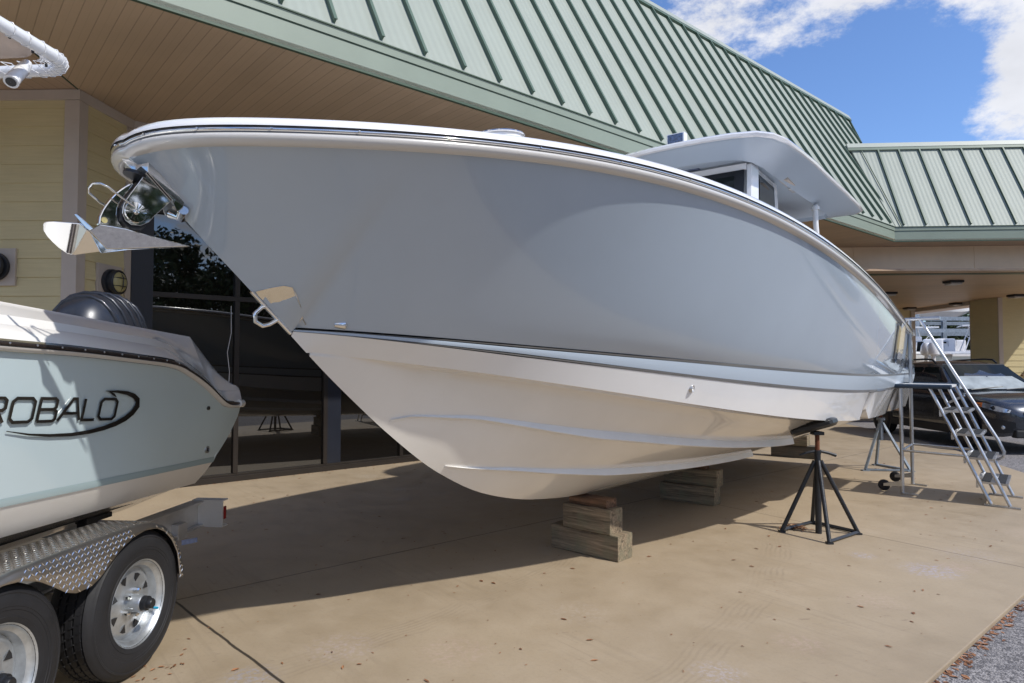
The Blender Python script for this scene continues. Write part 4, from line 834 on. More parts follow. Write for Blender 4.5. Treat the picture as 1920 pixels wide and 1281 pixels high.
for sd in (1,-1):
    X=lambda r: r if sd==1 else 2*OX-r
    def P(r,t,z): 
        r_,t_,z_=lrow(t,r,z); return loc(X(r_),t_,z_)
    def rows_side(t):
        z1=zRub(t)-.028; z0=zbd(t)+.02; out=[]
        for k in range(11):
            v=k/10; out.append(P(-2.205+.085*v+.008*math.sin(math.pi*v),t,z0+(z1-z0)*v))
        return out
    mb=MB(); mb.loft([rows_side(t) for t in LSS],False); mb.build('hull_side',M['teal'],lbo,smooth=50)
    mb=MB(); mb.loft([[P(-2.207,t,zbd(t)-.012),P(-2.203,t,zbd(t)),P(-2.203,t,zbd(t)+.021)] for t in LSS],False); mb.build('hull_band',M['tealline'],lbo,smooth=50)
    def chine(t): return [P(-3.3+.02,t,.40) if 0 else P(-3.28,t,.42),P(-2.75,t,.60),P(-2.38,t,zch(t)-.01),P(-2.30,t,zch(t)),P(-2.25,t,zch(t)+.06),P(-2.212,t,zbd(t)-.0125)]
    mb=MB(); mb.loft([chine(t) for t in LSS],False); mb.build('hull_bottom',M['hullwhite'],lbo,smooth=35)
    # upper liner from rub rail to top edge, ledge with a step
    tt_=sorted([-2.2+k*.2 for k in range(23)]+[2.4+2.05*(k/46) for k in range(47)]+[3.868,3.872])
    def liner(t):
        zr=zRub(min(t,4.18))+.018; zt=max(zTop(t),zr+.004); h=zt-zr
        tr_=min(t,4.16)+ (0 if t<4.16 else 0)
        L_=[(-2.105,0),(-2.118,.018),(-2.15,.05),(-2.168,.062),(-2.19,.10)]
        out=[]
        for r,dz in L_:
            z=zr+min(dz,h*.6); out.append((r,z))
        zl=zr+min(.10,h*.6); out+=[(-2.19-.105*v,zl+(zt-.006-zl)*v) for v in (.25,.5,.75,.97)]+[(-2.30,zt),(-2.315,zt+.002),(-2.42,zt-.01),(-2.44,zt-.09)]
        return [loc(X(LR(r,t)),min(t,4.14+(-2.105-r)*1.5),z) for r,z in out]
    mb=MB(); mb.loft([liner(t) for t in tt_ if t<=4.40],False,cap1=False); mb.build('liner',M['greyboat'],lbo,smooth=16)
    mb=MB(); mb.loft([[P2_ for P2_ in [loc(X(LR(-2.108+.013*math.cos(R_(a)),t)),t,zRub(t)+.0105*math.sin(R_(a))) for a in range(-100,101,25)]] for t in LSS if t<=4.12],False); mb.build('rub_rail',M['rubrail'],lbo,smooth=60)
    mb=MB(); mb.loft([[loc(X(LR(-2.096+dx,t)),t,zRub(t)-.0115+dz) for dx,dz in ((.004,0),(.002,-.008),(-.010,-.016),(-.03,-.014))] for t in LSS if t<=4.12],False); mb.build('rub_rail_lip',M['cream'],lbo,smooth=60)
    if sd==1:
        for t in (2.33,2.46,2.59,2.72,2.84,2.96,3.08,3.2,3.31,3.42):
            c_=Vector(loc(-2.088,t,zRub(t)+.002)); mb=MB(); mb.lathe([(.001,.003),(.004,.002),(.0045,-.001)],10,look(c_,c_+Vector((1,0,0)))); mb.build('rub_rail_screw',M['steel'],lbo)
mb=MB(); mb.tube([loc(-2.108,4.10,zRub(4.1)),loc(-2.12,4.17,zRub(4.12)-.003)],.026,12); mb.build('rub_rail_end',M['greyboat'],lbo,smooth=50)
mb=MB(); mb.loft([[loc(-2.135,4.10,1.262),loc(-2.13,4.15,1.262),loc(-2.16,4.15,1.285),loc(-2.20,4.12,1.33)],[loc(-2.30,4.20,1.262),loc(-2.30,4.43,1.268),loc(-2.30,4.40,1.30),loc(-2.30,4.33,1.374)],[loc(-2.5,4.20,1.262),loc(-2.5,4.44,1.268),loc(-2.5,4.41,1.30),loc(-2.5,4.33,1.374)]],True,True,True); mb.build('stern_corner',M['greyboat'],lbo,bev=.008)
mb=MB(); e=[loc(-2.13,tend(1.24)-.005,1.24),loc(-2.205,tend(.9)-.005,.9),loc(-2.25,3.95,.83),loc(-2.38,3.94,.758),loc(-3.3,3.93,.42),loc(-4.22,3.94,.758),loc(-4.35,3.95,.83),loc(-4.395,tend(.9)-.005,.9),loc(-4.47,tend(1.24)-.005,1.24)]
mb.add(e,[tuple(range(len(e)))]); mb.build('transom',M['greyboat'],lbo)
mb=MB(); mb.prism([loc(-2.43,-1.6,1.45),loc(-2.43,4.1,1.35),loc(-4.17,4.1,1.35),loc(-4.17,-1.6,1.45)],(0,0,-.02)); mb.build('cockpit_floor',M['greyboat'],lbo)
mb=MB(); mb.box(loc(-3.3,1.3,1.75),(.9,1.0,.7)); mb.build('console',M['white'],lbo,bev=.05)
def disc(nm,t,z,r,m,rr=-2.1235):
    v=(z-.93)/(zRub(t)-.03-.93); r0=-2.205+.085*v+.008*math.sin(math.pi*v)+.002; c_=Vector(loc(r0,t,z)); mb=MB(); mb.lathe([(.001,.004),(r*.55,.004),(r*.6,.007),(r*.95,.006),(r,.0),(r*.98,-.004)],24,look(c_,c_+Vector((1,0,0)))); return mb.build(nm,m,lbo,smooth=50)
disc('drain_fitting',3.79,1.24,.012,M['sticker']); disc('drain_fitting',3.88,.985,.022,M['steel']); disc('drain_hole',3.88,.985,.0115,M['black']) 
# lettering on the left hull
def tsurf(t,z,off):
    v=(z-.93)/(zRub(t)-.03-.93); return loc(-2.205+.085*v+.008*math.sin(math.pi*v)+off,t,z)
def tl(x,y,th): # x in metres along T from 2.30, y 0..1 cap height
    t=2.30+x; z0=1.277-(t-2.38)*.058; return tsurf(t+.012*y*0,z0+.093*y,.004+th)
x0=[.045-.13+.10,.145,.24,.335,.475,.58]; 
wid={'R':.085,'O':.115,'B':.10,'A':.125,'L':.09}
pos=[2.287,2.393,2.530,2.638,2.780,2.882]; 
mb=MB()
def ts(pts,wd=.0125,sx=1.,sy=1.): stroke(mb,pts,wd,lambda x,y,th:tl(x-2.30,y/.093,th),.003)
for ch,p0 in zip('ROBALO',pos):
    w_=wid[ch]
    for st in GL[ch]:
        ts([(p0+px_*w_+py_*.010,py_*.093) for px_,py_ in st])
mb.build('lettering',M['sticker'],lbo)
mb=MB()
swp=[(2.39,1.243,.003),(2.50,1.219,.008),(2.61,1.204,.012),(2.73,1.195,.015),(2.84,1.196,.018),(2.93,1.204,.021),(3.01,1.218,.024),(3.075,1.238,.027),(3.12,1.262,.029),(3.15,1.292,.030),(3.145,1.322,.027),(3.115,1.343,.023),(3.06,1.360,.018),(2.99,1.370,.012),(2.91,1.376,.002)]
stroke(mb,[(a,z) for a,z,_ in swp],[k for *_,k in swp],lambda x,y,th:tsurf(x,y,.004+th),.003)
stroke(mb,[(2.93,1.374),(2.965,1.358),(2.985,1.345)],[.003,.012,.002],lambda x,y,th:tsurf(x,y,.0045+th),.003)
mb.build('swoosh_decal',M['sticker'],lbo)
# outboard of the left boat
ob=thing('outboard_motor','glossy dark outboard cowl rising behind the left boat\'s sloping liner','outboard',tuple(Rv*-3.3+Tv*4.43),-a2)
def cowlpt(f,a,k=1.):
    y=-.37+.74*f; e=max(0,1-abs(2*f-1)**2.6)**.5; wv=.245*e+.003; h=1.998-.03*(f-.35)**2; zc_=1.55; hh=(h-zc_)*max(0.02,e)**.75
    ca,sa=math.cos(a),math.sin(a); return (k*wv*abs(ca)**.8*(1 if ca>0 else -1),y,zc_+k*hh*abs(sa)**.85*(1 if sa>0 else -.6))
mb=MB(); mb.loft([[cowlpt(i/22,2*math.pi*k/32) for k in range(32)] for i in range(23)],True,True,True); mb.build('cowl',M['navy'],ob,smooth=60)
for k in range(6):
    f0=.22+.12*k; mb=MB(); mb.tube([cowlpt(min(.97,max(.03,f0+.16*(1-t/9*2))),R_(8)+R_(150)*t/9,1.005) for t in range(10)],[.004,.011,.013,.014,.014,.014,.013,.012,.010,.004],8); mb.build('cowl_rib',M['navy'],ob,smooth=60)
mb=MB(); mb.box((0,.0,1.0),(.18,.3,.9)); mb.box((0,.05,.55),(.12,.5,.12)); mb.build('leg',M['navy'],ob,bev=.04)
# canvas top of the left boat
tt0=thing('canvas_top','white pipe frame with tan laced canvas above the left boat','boat top',tuple(Rv*-3.3+Tv*2.0),-a2)
TX,TY=-3.3,2.0
def tq(r,t,z): return (r-TX,t-TY,z)
def rrect(r0,r1,t0,t1,z,rad,n=7):
    out=[]
    for (cx_,cy_,a0) in ((r1-rad,t1-rad,0),(r0+rad,t1-rad,90),(r0+rad,t0+rad,180),(r1-rad,t0+rad,270)):
        for k in range(n+1): a=R_(a0+90*k/n); out.append((cx_+rad*math.cos(a),cy_+rad*math.sin(a),z+.03*(t1-cy_)*0))
    return out
pr=rrect(-4.15,-2.46,.8,3.10,2.975,.16)
mb=MB(); mb.tube([tq(*p) for p in pr],.030,12,closed=True); mb.build('top_frame',M['pipe'],tt0,smooth=60)
mb=MB(); mb.prism([tq(*p) for p in rrect(-4.09,-2.53,.87,2.98,2.985,.12)],(0,0,.008)); mb.build('canvas',M['canvas'],tt0)
tot=[Vector(tq(*p)) for p in pr]; cen_=sum(tot,Vector())/len(tot); lp_=[]
for i in range(len(tot)):
    a=tot[i]; c=tot[(i+1)%len(tot)]; n=max(1,round((c-a).length/.085)); side=(c-a).normalized().cross(Vector((0,0,1)))
    if (a+side-cen_).length>(a-side-cen_).length: side=-side
    for k in range(n):
        p=a.lerp(c,k/n); q=a.lerp(c,(k+.5)/n); d=(c-a)/n
        lp_+=[p+side*.085+Vector((0,0,.012)),p+side*.02+Vector((0,0,.033)),p+d*.10-side*.024+Vector((0,0,.024)),p+d*.15-side*.034,p+d*.2-side*.024-Vector((0,0,.024)),p+d*.25-Vector((0,0,.0335)),p+d*.3+side*.026-Vector((0,0,.022))]
mb=MB(); mb.tube([tuple(p) for p in lp_],.0022,5,closed=True); mb.build('lacing',M['pipe'],tt0)
for (r,t) in ((-2.6,1.6),(-4.0,1.6),(-2.6,.95),(-4.0,.95)):
    mb=MB(); mb.tube([tq(r,t,2.97),tq(r+(.0 if r>-3 else 0),t-.05,1.35)],.024,10); mb.build('top_leg',M['pipe'],tt0,smooth=60)
mb=MB(); mb.tube([tq(-2.62,2.98,2.955),tq(-2.60,2.93,2.90),tq(-2.575,2.86,2.835),tq(-2.565,2.83,2.80)],[.022,.030,.030,.032],14,cap=True); mb.build('rod_holder',M['pipe'],tt0,smooth=60)
mb=MB(); c_=Vector(tq(-2.565,2.829,2.799)); mb.lathe([(.001,.002),(.022,.002)],16,look(c_,c_+Vector((.01,-.03,-.035)))); mb.build('rod_holder_bore',M['black'],tt0)
mb=MB()
for t,r in ((2.55,-2.50),(2.72,-2.50),(2.86,-2.51),(3.0,-2.56)): c_=Vector(tq(r+.022,t,2.955)); mb.lathe([(.001,.012),(.006,.011),(.007,0)],10,look(c_,c_+Vector((.3,-.3,-.6))))
mb.build('canvas_snap',M['black'],tt0)

# ================= TRAILER
tr=thing('boat_trailer','tandem axle aluminium boat trailer with diamond plate fender under the left boat','trailer',tuple(Rv*-3.3+Tv*2.7),-a2)
RX,RY=-3.3,2.72
def rt(r,t,z): return (r-RX,t-RY,z)
def ibeam(r,t0,t1,z0,z1,wf,par,nm='frame_beam'):
    mb=MB(); mb.box((r-RX,(t0+t1)/2-RY,z1-.006),(wf,t1-t0,.012)); mb.box((r-RX,(t0+t1)/2-RY,z0+.006),(wf,t1-t0,.012)); mb.box((r-RX,(t0+t1)/2-RY,(z0+z1)/2),(.012,t1-t0,z1-z0-.0245)); return mb.build(nm,M['alum'],par)
ibeam(-2.50,-2.5,4.345,.415,.583,.09,tr); ibeam(-4.16,-2.5,4.22,.415,.583,.09,tr)
mb=MB(); mb.box(rt(-2.43,4.352,.499),(.215,.010,.178)); mb.box(rt(-2.43,4.39,.585),(.215,.06,.008)); mb.box(rt(-2.43,4.39,.413),(.215,.06,.008)); mb.build('end_bracket',M['bracket'],tr)
mb=MB(); mb.box(rt(-2.316,4.366,.505),(.010,.026,.085)); mb.build('side_marker',M['red'],tr,bev=.004)
mb=MB(); mb.box(rt(-3.3,4.1,.44),(1.7,.10,.10)); mb.build('rear_crossmember',M['alum'],tr,bev=.004)
mb=MB(); mb.box(rt(-2.62,2.2,.70),(.10,3.4,.05),Matrix.Identity(4)); mb.build('bunk',M['black'],tr,bev=.012)
mb=MB(); mb.box(rt(-2.60,3.45,.60),(.05,.10,.17)); mb.box(rt(-2.60,3.50,.66),(.07,.2,.03)); mb.build('bunk_bracket',M['blackmetal'],tr,bev=.006)
for t in (2.31,3.13):
    mb=MB(); mb.tube([rt(-4.3,t,.34),rt(-2.3,t,.34)],.035,12); mb.build('axle',M['galv'],tr,smooth=50)
mb=MB(); mb.prism([rt(-2.36,2.45,.30),rt(-2.36,2.99,.30),rt(-2.36,2.9,.42),rt(-2.36,2.55,.42)],(.05,0,0)); mb.tube([rt(-2.34,2.31,.40),rt(-2.34,2.55,.33),rt(-2.34,2.72,.36),rt(-2.34,2.9,.33),rt(-2.34,3.13,.40)],.022,6); mb.build('leaf_spring',M['blackmetal'],tr)
# wheels
def make_wheel(r,t):
    wob=MB(); Mx=Matrix.Translation(rt(r,t,.345))@Matrix.Rotation(R_(90),4,'Y')
    prof=[(.19,-.20),(.205,-.21),(.25,-.222),(.305,-.212),(.328,-.198),(.337,-.185)]
    for a in (-.17,-.135,-.095,-.055): prof+=[(.344,a),(.3445,a+.022),(.334,a+.024),(.334,a+.031),(.3445,a+.033)]
    prof+=[(.343,-.02),(.337,-.008),(.325,.0),(.318,.0055),(.316,.0085),(.309,.0105),(.306,.0085),(.296,.0125),(.275,.0165),(.262,.0168),(.2605,.0150),(.250,.0148),(.2485,.0128),(.226,.010),(.2245,.0118),(.215,.009),(.203,.006),(.196,.0)]
    wob.lathe(prof,72,Mx); 
    o=wob.build('tyre',M['rubber'],tr,smooth=35)
    n=110; sp=MB()
    for k in range(n):
        a=2*math.pi*k/n; M2=Mx@Matrix.Rotation(a,4,'Z')
        sp.box((.3385,0,-.004),(.012,.0095,.024),M2@Matrix.Rotation(R_(22),4,'Y')); 
        if k%2==0:
            for h in (-.158,-.122,-.082,-.044): sp.box((.3435,0,h),(.004,.006,.020),M2@Matrix.Rotation(.5,4,'X'))
    sp.build('tread_lug',M['rubber'],tr).parent=o
    rim=MB(); rim.lathe([(.19,-.2),(.18,-.19),(.165,-.15),(.165,-.06),(.168,-.05),(.176,-.020),(.190,-.012),(.1955,-.002),(.2005,.006),(.2035,.0075),(.205,.003),(.203,-.004)],64,Mx)
    rim.lathe([(.166,-.055),(.150,-.046),(.135,-.040),(.112,-.046),(.085,-.036),(.062,-.034),(.045,-.036),(.001,-.036)],64,Mx)
    ro=rim.build('rim',M['galv'],tr,smooth=40)
    for k in range(8):
        hol=MB(); a=2*math.pi*(k+.5)/8; M2=Mx@Matrix.Rotation(a,4,'Z'); hol.prism([(.098,.0,-.052),(.134,-.021,-.052),(.138,0,-.052),(.134,.021,-.052)],(0,0,.0135),M2)
        hol.build('dark_vent_inset',M['black'],tr).parent=ro  # solid black inset paints the dark inside an open vent
    hb=MB(); hb.lathe([(.001,.030),(.038,.030),(.041,.024),(.042,-.036)],28,Mx); hb.build('hub',M['galv'],tr,smooth=40).parent=ro
    hb=MB(); hb.lathe([(.001,.078),(.020,.078),(.024,.072),(.025,.055),(.034,.052),(.035,.030),(.001,.030)],28,Mx); hb.build('hub_cap',M['black'],tr,smooth=40).parent=ro
    for k in range(5):
        a=2*math.pi*(k+.2)/5; M2=Mx@Matrix.Rotation(a,4,'Z')@Matrix.Translation((.062,0,-.034)); h_=MB(); h_.lathe([(.001,.030),(.007,.029),(.011,.022),(.012,0)],6,M2); h_.build('lug_nut',M['chrome'],tr).parent=ro
    v_=MB(); M2=Mx@Matrix.Rotation(R_(62),4,'Z')@Matrix.Translation((.150,0,-.02)); v_.lathe([(.005,-.02),(.005,.022)],8,M2); v_.build('valve_stem',M['black'],tr).parent=ro
    v_=MB(); v_.lathe([(.006,.018),(.006,.038),(.001,.039)],8,M2); v_.build('valve_cap',M['bluecap'],tr).parent=ro
make_wheel(-2.09,3.13); make_wheel(-2.09,2.31)
for t in (3.13,2.31):
    mb=MB(); mb.lathe([(.19,-.1),(.30,-.11),(.343,-.09),(.343,.09),(.30,.11),(.19,.1)],40,Matrix.Translation(rt(-4.4,t,.345))@Matrix.Rotation(R_(90),4,'Y'),True,True); mb.build('tyre',M['rubber'],tr,smooth=40)
# fender
fo_=[(2.72,.735),(2.93,.733),(3.08,.730),(3.20,.716),(3.30,.675),(3.38,.605),(3.43,.52),(3.465,.38)]
fl_=[(2.72,.545),(2.76,.543),(2.82,.566),(2.89,.612),(2.96,.655),(3.04,.684),(3.13,.695),(3.22,.683),(3.29,.648),(3.35,.59),(3.40,.51),(3.425,.38)]
def resamp(P,n):
    P=[Vector((a,c,0)) for a,c in P]; d=[0]
    for i in range(1,len(P)): d.append(d[-1]+(P[i]-P[i-1]).length)
    out=[]
    for k in range(n):
        x=d[-1]*k/(n-1); i=max(j for j in range(len(d)-1) if d[j]<=x+1e-9); t=(x-d[i])/max(1e-9,d[i+1]-d[i]); p=P[i].lerp(P[i+1],min(t,1)); out.append((p.x,p.y))
    return out
FOx=pchip([p[0] for p in fo_],[p[1] for p in fo_])
nf=40; fo1=resamp(fo_,nf); fl1=resamp(fl_,nf)
def mir(P): return [(5.44-a,c) for a,c in P[::-1]][:-1]+P
fo2=mir(fo1); fl2=mir(fl1)
def fsec(i):
    (a,c),(e,f_)=fo2[i],fl2[i]; t0=Vector(rt(-2.055,e,f_)); t1=Vector(rt(-2.06,a,c-.012))
    return [tuple(t0),tuple(t0.lerp(t1,.5)),tuple(t1),rt(-2.066,a,c-.003),rt(-2.078,a,c+.003),rt(-2.17,a,c+.004),rt(-2.29,a,c+.004)]
mb=MB(); mb.loft([fsec(i) for i in range(len(fo2))],False); fe=mb.build('fender',M['plate'],tr,smooth=35)
md=fe.modifiers.new('thickness','SOLIDIFY'); md.thickness=.004; md.offset=-1
# raised diamonds
dm=MB()
def lozenge(c,nrm,dirv,L_=.0135,h=.0026):
    n=nrm.normalized(); d=(dirv-n*dirv.dot(n)).normalized(); e=n.cross(d); w_=.0032
    dm.add([tuple(c+d*L_),tuple(c+e*w_),tuple(c-d*L_),tuple(c-e*w_),tuple(c+n*h+d*L_*.45),tuple(c+n*h-d*L_*.45)],[(0,1,4),(1,2,5,4),(2,3,5),(3,0,4,5)])
arc=[0]
for i in range(1,len(fo2)): arc.append(arc[-1]+math.hypot(fo2[i][0]-fo2[i-1][0],fo2[i][1]-fo2[i-1][1]))
def at(P,s):
    i=min(max(int(np.searchsorted(arc,s))-1,0),len(P)-2); t=(s-arc[i])/(arc[i+1]-arc[i]); return (P[i][0]*(1-t)+P[i+1][0]*t,P[i][1]*(1-t)+P[i+1][1]*t)
sp_=.0235; ns=int(arc[-1]/sp_)
for k in range(1,ns):
    s_=k*sp_; a,c=at(fo2,s_); a3,c3=at(fo2,min(s_+.01,arc[-1]-.001)); tdir=Vector((0,a3-a,c3-c)).normalized(); nn_=Vector((0,-tdir.z,tdir.y))
    if nn_.z<-.2: nn_=-nn_
    for q in range(9):
        r=-2.088-q*.0235; c_=Vector(rt(r,a,c+.0045)); 
        lozenge(c_,nn_,(tdir+Vector((1,0,0))*(1 if (k+q)%2 else -1)),.0105,.0016)
for k in range(int(2.4/.0235)):
    for q in range(14):
        t=1.98+.0235*k*.62; z=.385+.0235*q
# side skirt diamonds on a plane grid
zz=.39
cnt=0
for k in range(110):
    t=1.975+.0175*k
    # bounds at t: upper from fo, lower from fl
    up=[c for a,c in fo2]; ta=[a for a,c in fo2]; la_=[a for a,c in fl2]; lc=[c for a,c in fl2]
    tm=t if t>2.72 else 5.44-t
    if tm>3.46: continue
    zu=interp(tm,[p[0] for p in fo_],[p[1] for p in fo_])-.016
    zl=interp(tm,[p[0] for p in fl_],[p[1] for p in fl_])+.006 if tm<3.425 else .385
    q=0; z=.386+(k%2)*.0175*0
    while z<zu:
        if z>zl: lozenge(Vector(rt(-2.0555-.005*(z-zl)/max(zu-zl,.01),t,z)),Vector((1,0,0)),Vector((0,1,1 if (k+q)%2 else -1)))
        z+=.0235; q+=1
dmo=dm.build('tread_pattern',M['chrome'],tr); dmo.parent=fe
mb=MB(); mb.prism([rt(-2.10,3.44,.385),rt(-2.28,3.44,.385),rt(-2.28,3.36,.60),rt(-2.10,3.36,.60)],(0,.006,0)); mb.build('mud_flap',M['black'],tr)
mb=MB(); mb.prism([rt(-2.07,3.455,.560),rt(-2.02,3.52,.560),rt(-2.02,3.522,.535),rt(-2.07,3.457,.533)],(0,.003,0)); mb.build('hanging_tag',M['label'],tr)

# ================= CAR (x forward, y left, z up)
car=thing('parked_car','dark grey crossover car with silver sunshade parked beyond the ladder','car',(9.02,13.42,0),R_(-90.5))
HW=.895
def sect(x):
    """half section of the lower body at x: list of (y,z) from sill to centreline"""
    top=interp(x,[-2.2,-2.0,-1.2,.0,.95,1.05,1.5,1.9,2.12,2.2,2.235],[.80,1.0,1.02,1.0,.985,.99,.955,.90,.80,.70,.62])
    w=interp(x,[-2.22,-2.1,-1.8,-1.3,1.3,1.7,1.95,2.1,2.18,2.235],[.66,.78,.86,.89,.89,.87,.81,.71,.60,.48])
    zs=interp(x,[-2.2,-1.8,1.8,2.1,2.235],[.42,.27,.25,.27,.36])
    cen=top+interp(x,[-2,.9,1.0,1.6,2.1,2.235],[.0,.0,.03,.045,.03,.0])
    return [(w*.93,zs),(w*.985,zs+.06),(w,zs+.2*(top-zs)),(w*.985,zs+.42*(top-zs)),(w*.99,zs+.62*(top-zs)),(w*1.0,zs+.80*(top-zs)),(w*.975,zs+.90*(top-zs)),(w*.90,top-.015),(w*.78,top),(w*.55,(top+cen)/2),(w*.3,cen-.004),(0,cen)]
xs=[-2.22,-2.1,-1.9,-1.6,-1.2,-.8,-.4,0,.4,.8,.95,1.1,1.3,1.5,1.7,1.85,1.97,2.06,2.13,2.19,2.235]
mb=MB(); mb.loft([[(x,y,z) for y,z in sect(x)]+[(x,-y,z) for y,z in sect(x)[-2::-1]] for x in xs],False,True,True); mb.build('body',M['carpaint'],car,smooth=32)
# greenhouse
gx=[-1.95,-1.7,-1.2,-.5,.0,.35,.7,1.02]
def gh(x):
    zt=interp(x,[-1.95,-1.7,-1.2,-.5,.0,.3,.55,1.02],[1.10,1.34,1.50,1.545,1.535,1.49,1.34,1.0]); wb=.80; wt=interp(zt,[1.0,1.55],[.78,.60]); zb=.97
    return [(wb,zb),(wb*.97+wt*.03,zb+.3*(zt-zb)),((wb+wt)/2+.02,zb+.62*(zt-zb)),(wt+.02,zt-.05),(wt-.06,zt-.008),(wt*.5,zt+.02),(0,zt+.03)]
mb=MB(); mb.loft([[(x,y,z) for y,z in gh(x)]+[(x,-y,z) for y,z in gh(x)[-2::-1]] for x in gx],False); mb.build('roof',M['carpaint'],car,smooth=35)
def onws(y,v): # windshield point: v 0 bottom,1 top
    x=1.06-.70*v-.10*abs(y)**2; z=1.0+.475*v-.02*abs(y)**2*0; return (x,y,z+.012)
mb=MB(); n=12; mb.loft([[ (lambda w:onws(w*(-1+2*i/n),j/8))(.76-.17*j/8) for i in range(n+1)] for j in range(9)],False); mb.build('windscreen',M['windscreen'],car,smooth=60)
mb=MB(); mb.loft([[ (lambda p:(p[0]+.004,p[1],p[2]+.002))(onws((.70-.05*j)*(-1+2*i/n),.06+.12*j)) for i in range(n+1)] for j in range(5)],False); mb.build('sunshade',M['shade'],car,smooth=60)
mb=MB(); mb.loft([[(lambda p:(p[0],p[1],p[2]+.003))(onws((.765-.17*v)*(-1+2*i/n),v)) for i in range(n+1)] for v in (.985,1.03)],False); mb.build('windscreen_frame',M['cladding'],car,smooth=60)
mb=MB(); mb.tube([(1.07,-.55,1.03),(.98,.0,1.075),(.97,.1,1.08)],.008,6); mb.build('wiper',M['black'],car)
mb=MB(); mb.tube([(1.07,.1,1.035),(.98,.62,1.07)],.008,6); mb.build('wiper',M['black'],car)
for sd in (1,-1):
    for nm,x0_,x1_,x2,x3 in (('side_window',.70,-.10,-.10,.33),('side_window',-.16,-.95,-.95,-.16),('quarter_window',-1.02,-1.62,-1.40,-1.02)):
        def sp(x,z): 
            wt=.60; f=(z-.97)/.55; return (x,sd*(.80+(wt+.02-.80)*f*.95+.010+.02*math.sin(math.pi*min(f,1))),z)
        z0=1.0; z1=1.44 if nm=='side_window' else 1.38
        mb=MB(); mb.loft([[sp(x0_+(x3-x0_)*j/6,z0+(z1-z0)*j/6),sp(x1_+(x2-x1_)*j/6,z0+(z1-z0)*j/6)] for j in range(7)],False); mb.build(nm,M['carglass'],car,smooth=60)
    mb=MB(); mb.tube([(.12,sd*.60,1.52),(.02,sd*.60,1.585),(-.2,sd*.60,1.60),(-1.2,sd*.60,1.575),(-1.45,sd*.60,1.50)],[.018,.02,.018,.018,.018],8); mb.build('roof_rail',M['black'],car,smooth=50)
    mb=MB(); mb.loft([[(.62+.10*math.cos(R_(a)),sd*(k),1.03+.07*math.sin(R_(a))) for a in range(0,360,30)] for k in (.86,.90,1.02,1.04)],True,True,True); mb.build('door_mirror',M['carpaint'],car,smooth=40)
    # lamps
    def fp(x,z,off=.006):
        P=sect(x); zz_=[p[1] for p in P[:8]]; yy=[p[0] for p in P[:8]]; return (x+off*.6,sd*(interp(z,zz_,yy)+off),z)
    hl=[[fp(1.66,.79),fp(1.66,.83)],[fp(1.78,.755),fp(1.78,.835)],[fp(1.90,.725),fp(1.90,.815)],[fp(2.0,.70),fp(2.0,.79)],[fp(2.09,.685),fp(2.09,.755)],[fp(2.15,.68),fp(2.15,.725)]]
    mb=MB(); mb.loft(hl[1:],False); mb.build('headlight',M['lamp'],car,smooth=60)
    mb=MB(); mb.loft(hl[:2],False); mb.build('side_indicator',M['amber'],car,smooth=60)
    c_=Vector((2.10,sd*.70,.43)); mb=MB(); mb.lathe([(.001,.012),(.03,.010),(.045,.0),(.05,-.02)],20,look(c_,c_+Vector((1,sd*.6,0)))); mb.build('fog_lamp',M['lamp'],car,smooth=50)
    mb=MB(); mb.loft([[fp(1.86,.34,.008),fp(1.86,.55,.008)],[fp(1.98,.33,.010),fp(1.98,.56,.010)],[fp(2.10,.33,.010),fp(2.10,.55,.010)],[fp(2.19,.36,.008),fp(2.19,.52,.008)]],False); mb.build('fog_lamp_surround',M['cladding'],car,smooth=50)
    for xw in (1.33,-1.34):
        Mx=Matrix.Translation((xw,sd*.80,.345))@Matrix.Rotation(R_(90*-sd),4,'X')
        mb=MB(); mb.lathe([(.20,-.1),(.30,-.11),(.338,-.095),(.345,-.05),(.345,.03),(.338,.07),(.31,.088),(.25,.085),(.225,.075)],40,Mx); w_=mb.build('tyre',M['rubber'],car,smooth=40)
        mb=MB(); mb.lathe([(.225,.075),(.215,.06),(.20,.0),(.05,.02),(.04,.045),(.001,.047)],30,Mx)
        for k in range(5):
            M2=Mx@Matrix.Rotation(2*math.pi*k/5,4,'Z'); mb.prism([(.03,-.03,.03),(.215,-.022,.055),(.215,.022,.055),(.03,.03,.03)],(0,0,.02),M2)
        mb.build('wheel_rim',M['galv'],car,smooth=30)
        arch=[]; inner=[]
        for k in range(21):
            a=R_(-8+196*k/20); arch.append((xw+.43*math.cos(a),sd*.9,.345+.43*math.sin(a))); inner.append((xw+.365*math.cos(a),sd*.9,.345+.365*math.sin(a)))
        mb=MB(); 
        yo=.905 if xw<0 else .905
        for k in range(20):
            A_,B_,C_,D_=arch[k],arch[k+1],inner[k+1],inner[k]; mb.add([(A_[0],sd*(yo-.02),A_[2]),(B_[0],sd*(yo-.02),B_[2]),(C_[0],sd*yo,C_[2]),(D_[0],sd*yo,D_[2]),(C_[0],sd*.6,C_[2]),(D_[0],sd*.6,D_[2])],[(0,1,2,3),(3,2,4,5)])
        mb.build('wheel_arch',M['cladding'],car,smooth=50)
        mb=MB(); mb.lathe([(.001,.086-.004),(.37,.086-.004)],30,Matrix.Translation((xw,sd*.815,.345))@Matrix.Rotation(R_(90*-sd),4,'X')); mb.build('wheel_well',M['black'],car)
        # wheels stand just outside the dark well
    mb=MB(); mb.box((0,sd*.885,.30),(1.95,.05,.14)); mb.build('sill_cladding',M['cladding'],car,bev=.01)
mb=MB(); mb.box((2.2,0,.60),(.10,.9,.20)); mb.build('grille',M['cladding'],car,bev=.03)
mb=MB(); mb.box((2.17,0,.33),(.14,1.2,.14)); mb.build('bumper_lip',M['cladding'],car,bev=.03)
mb=MB(); mb.box((2.262,0,.40),(.01,.32,.15)); mb.build('front_plate',M['black'],car)
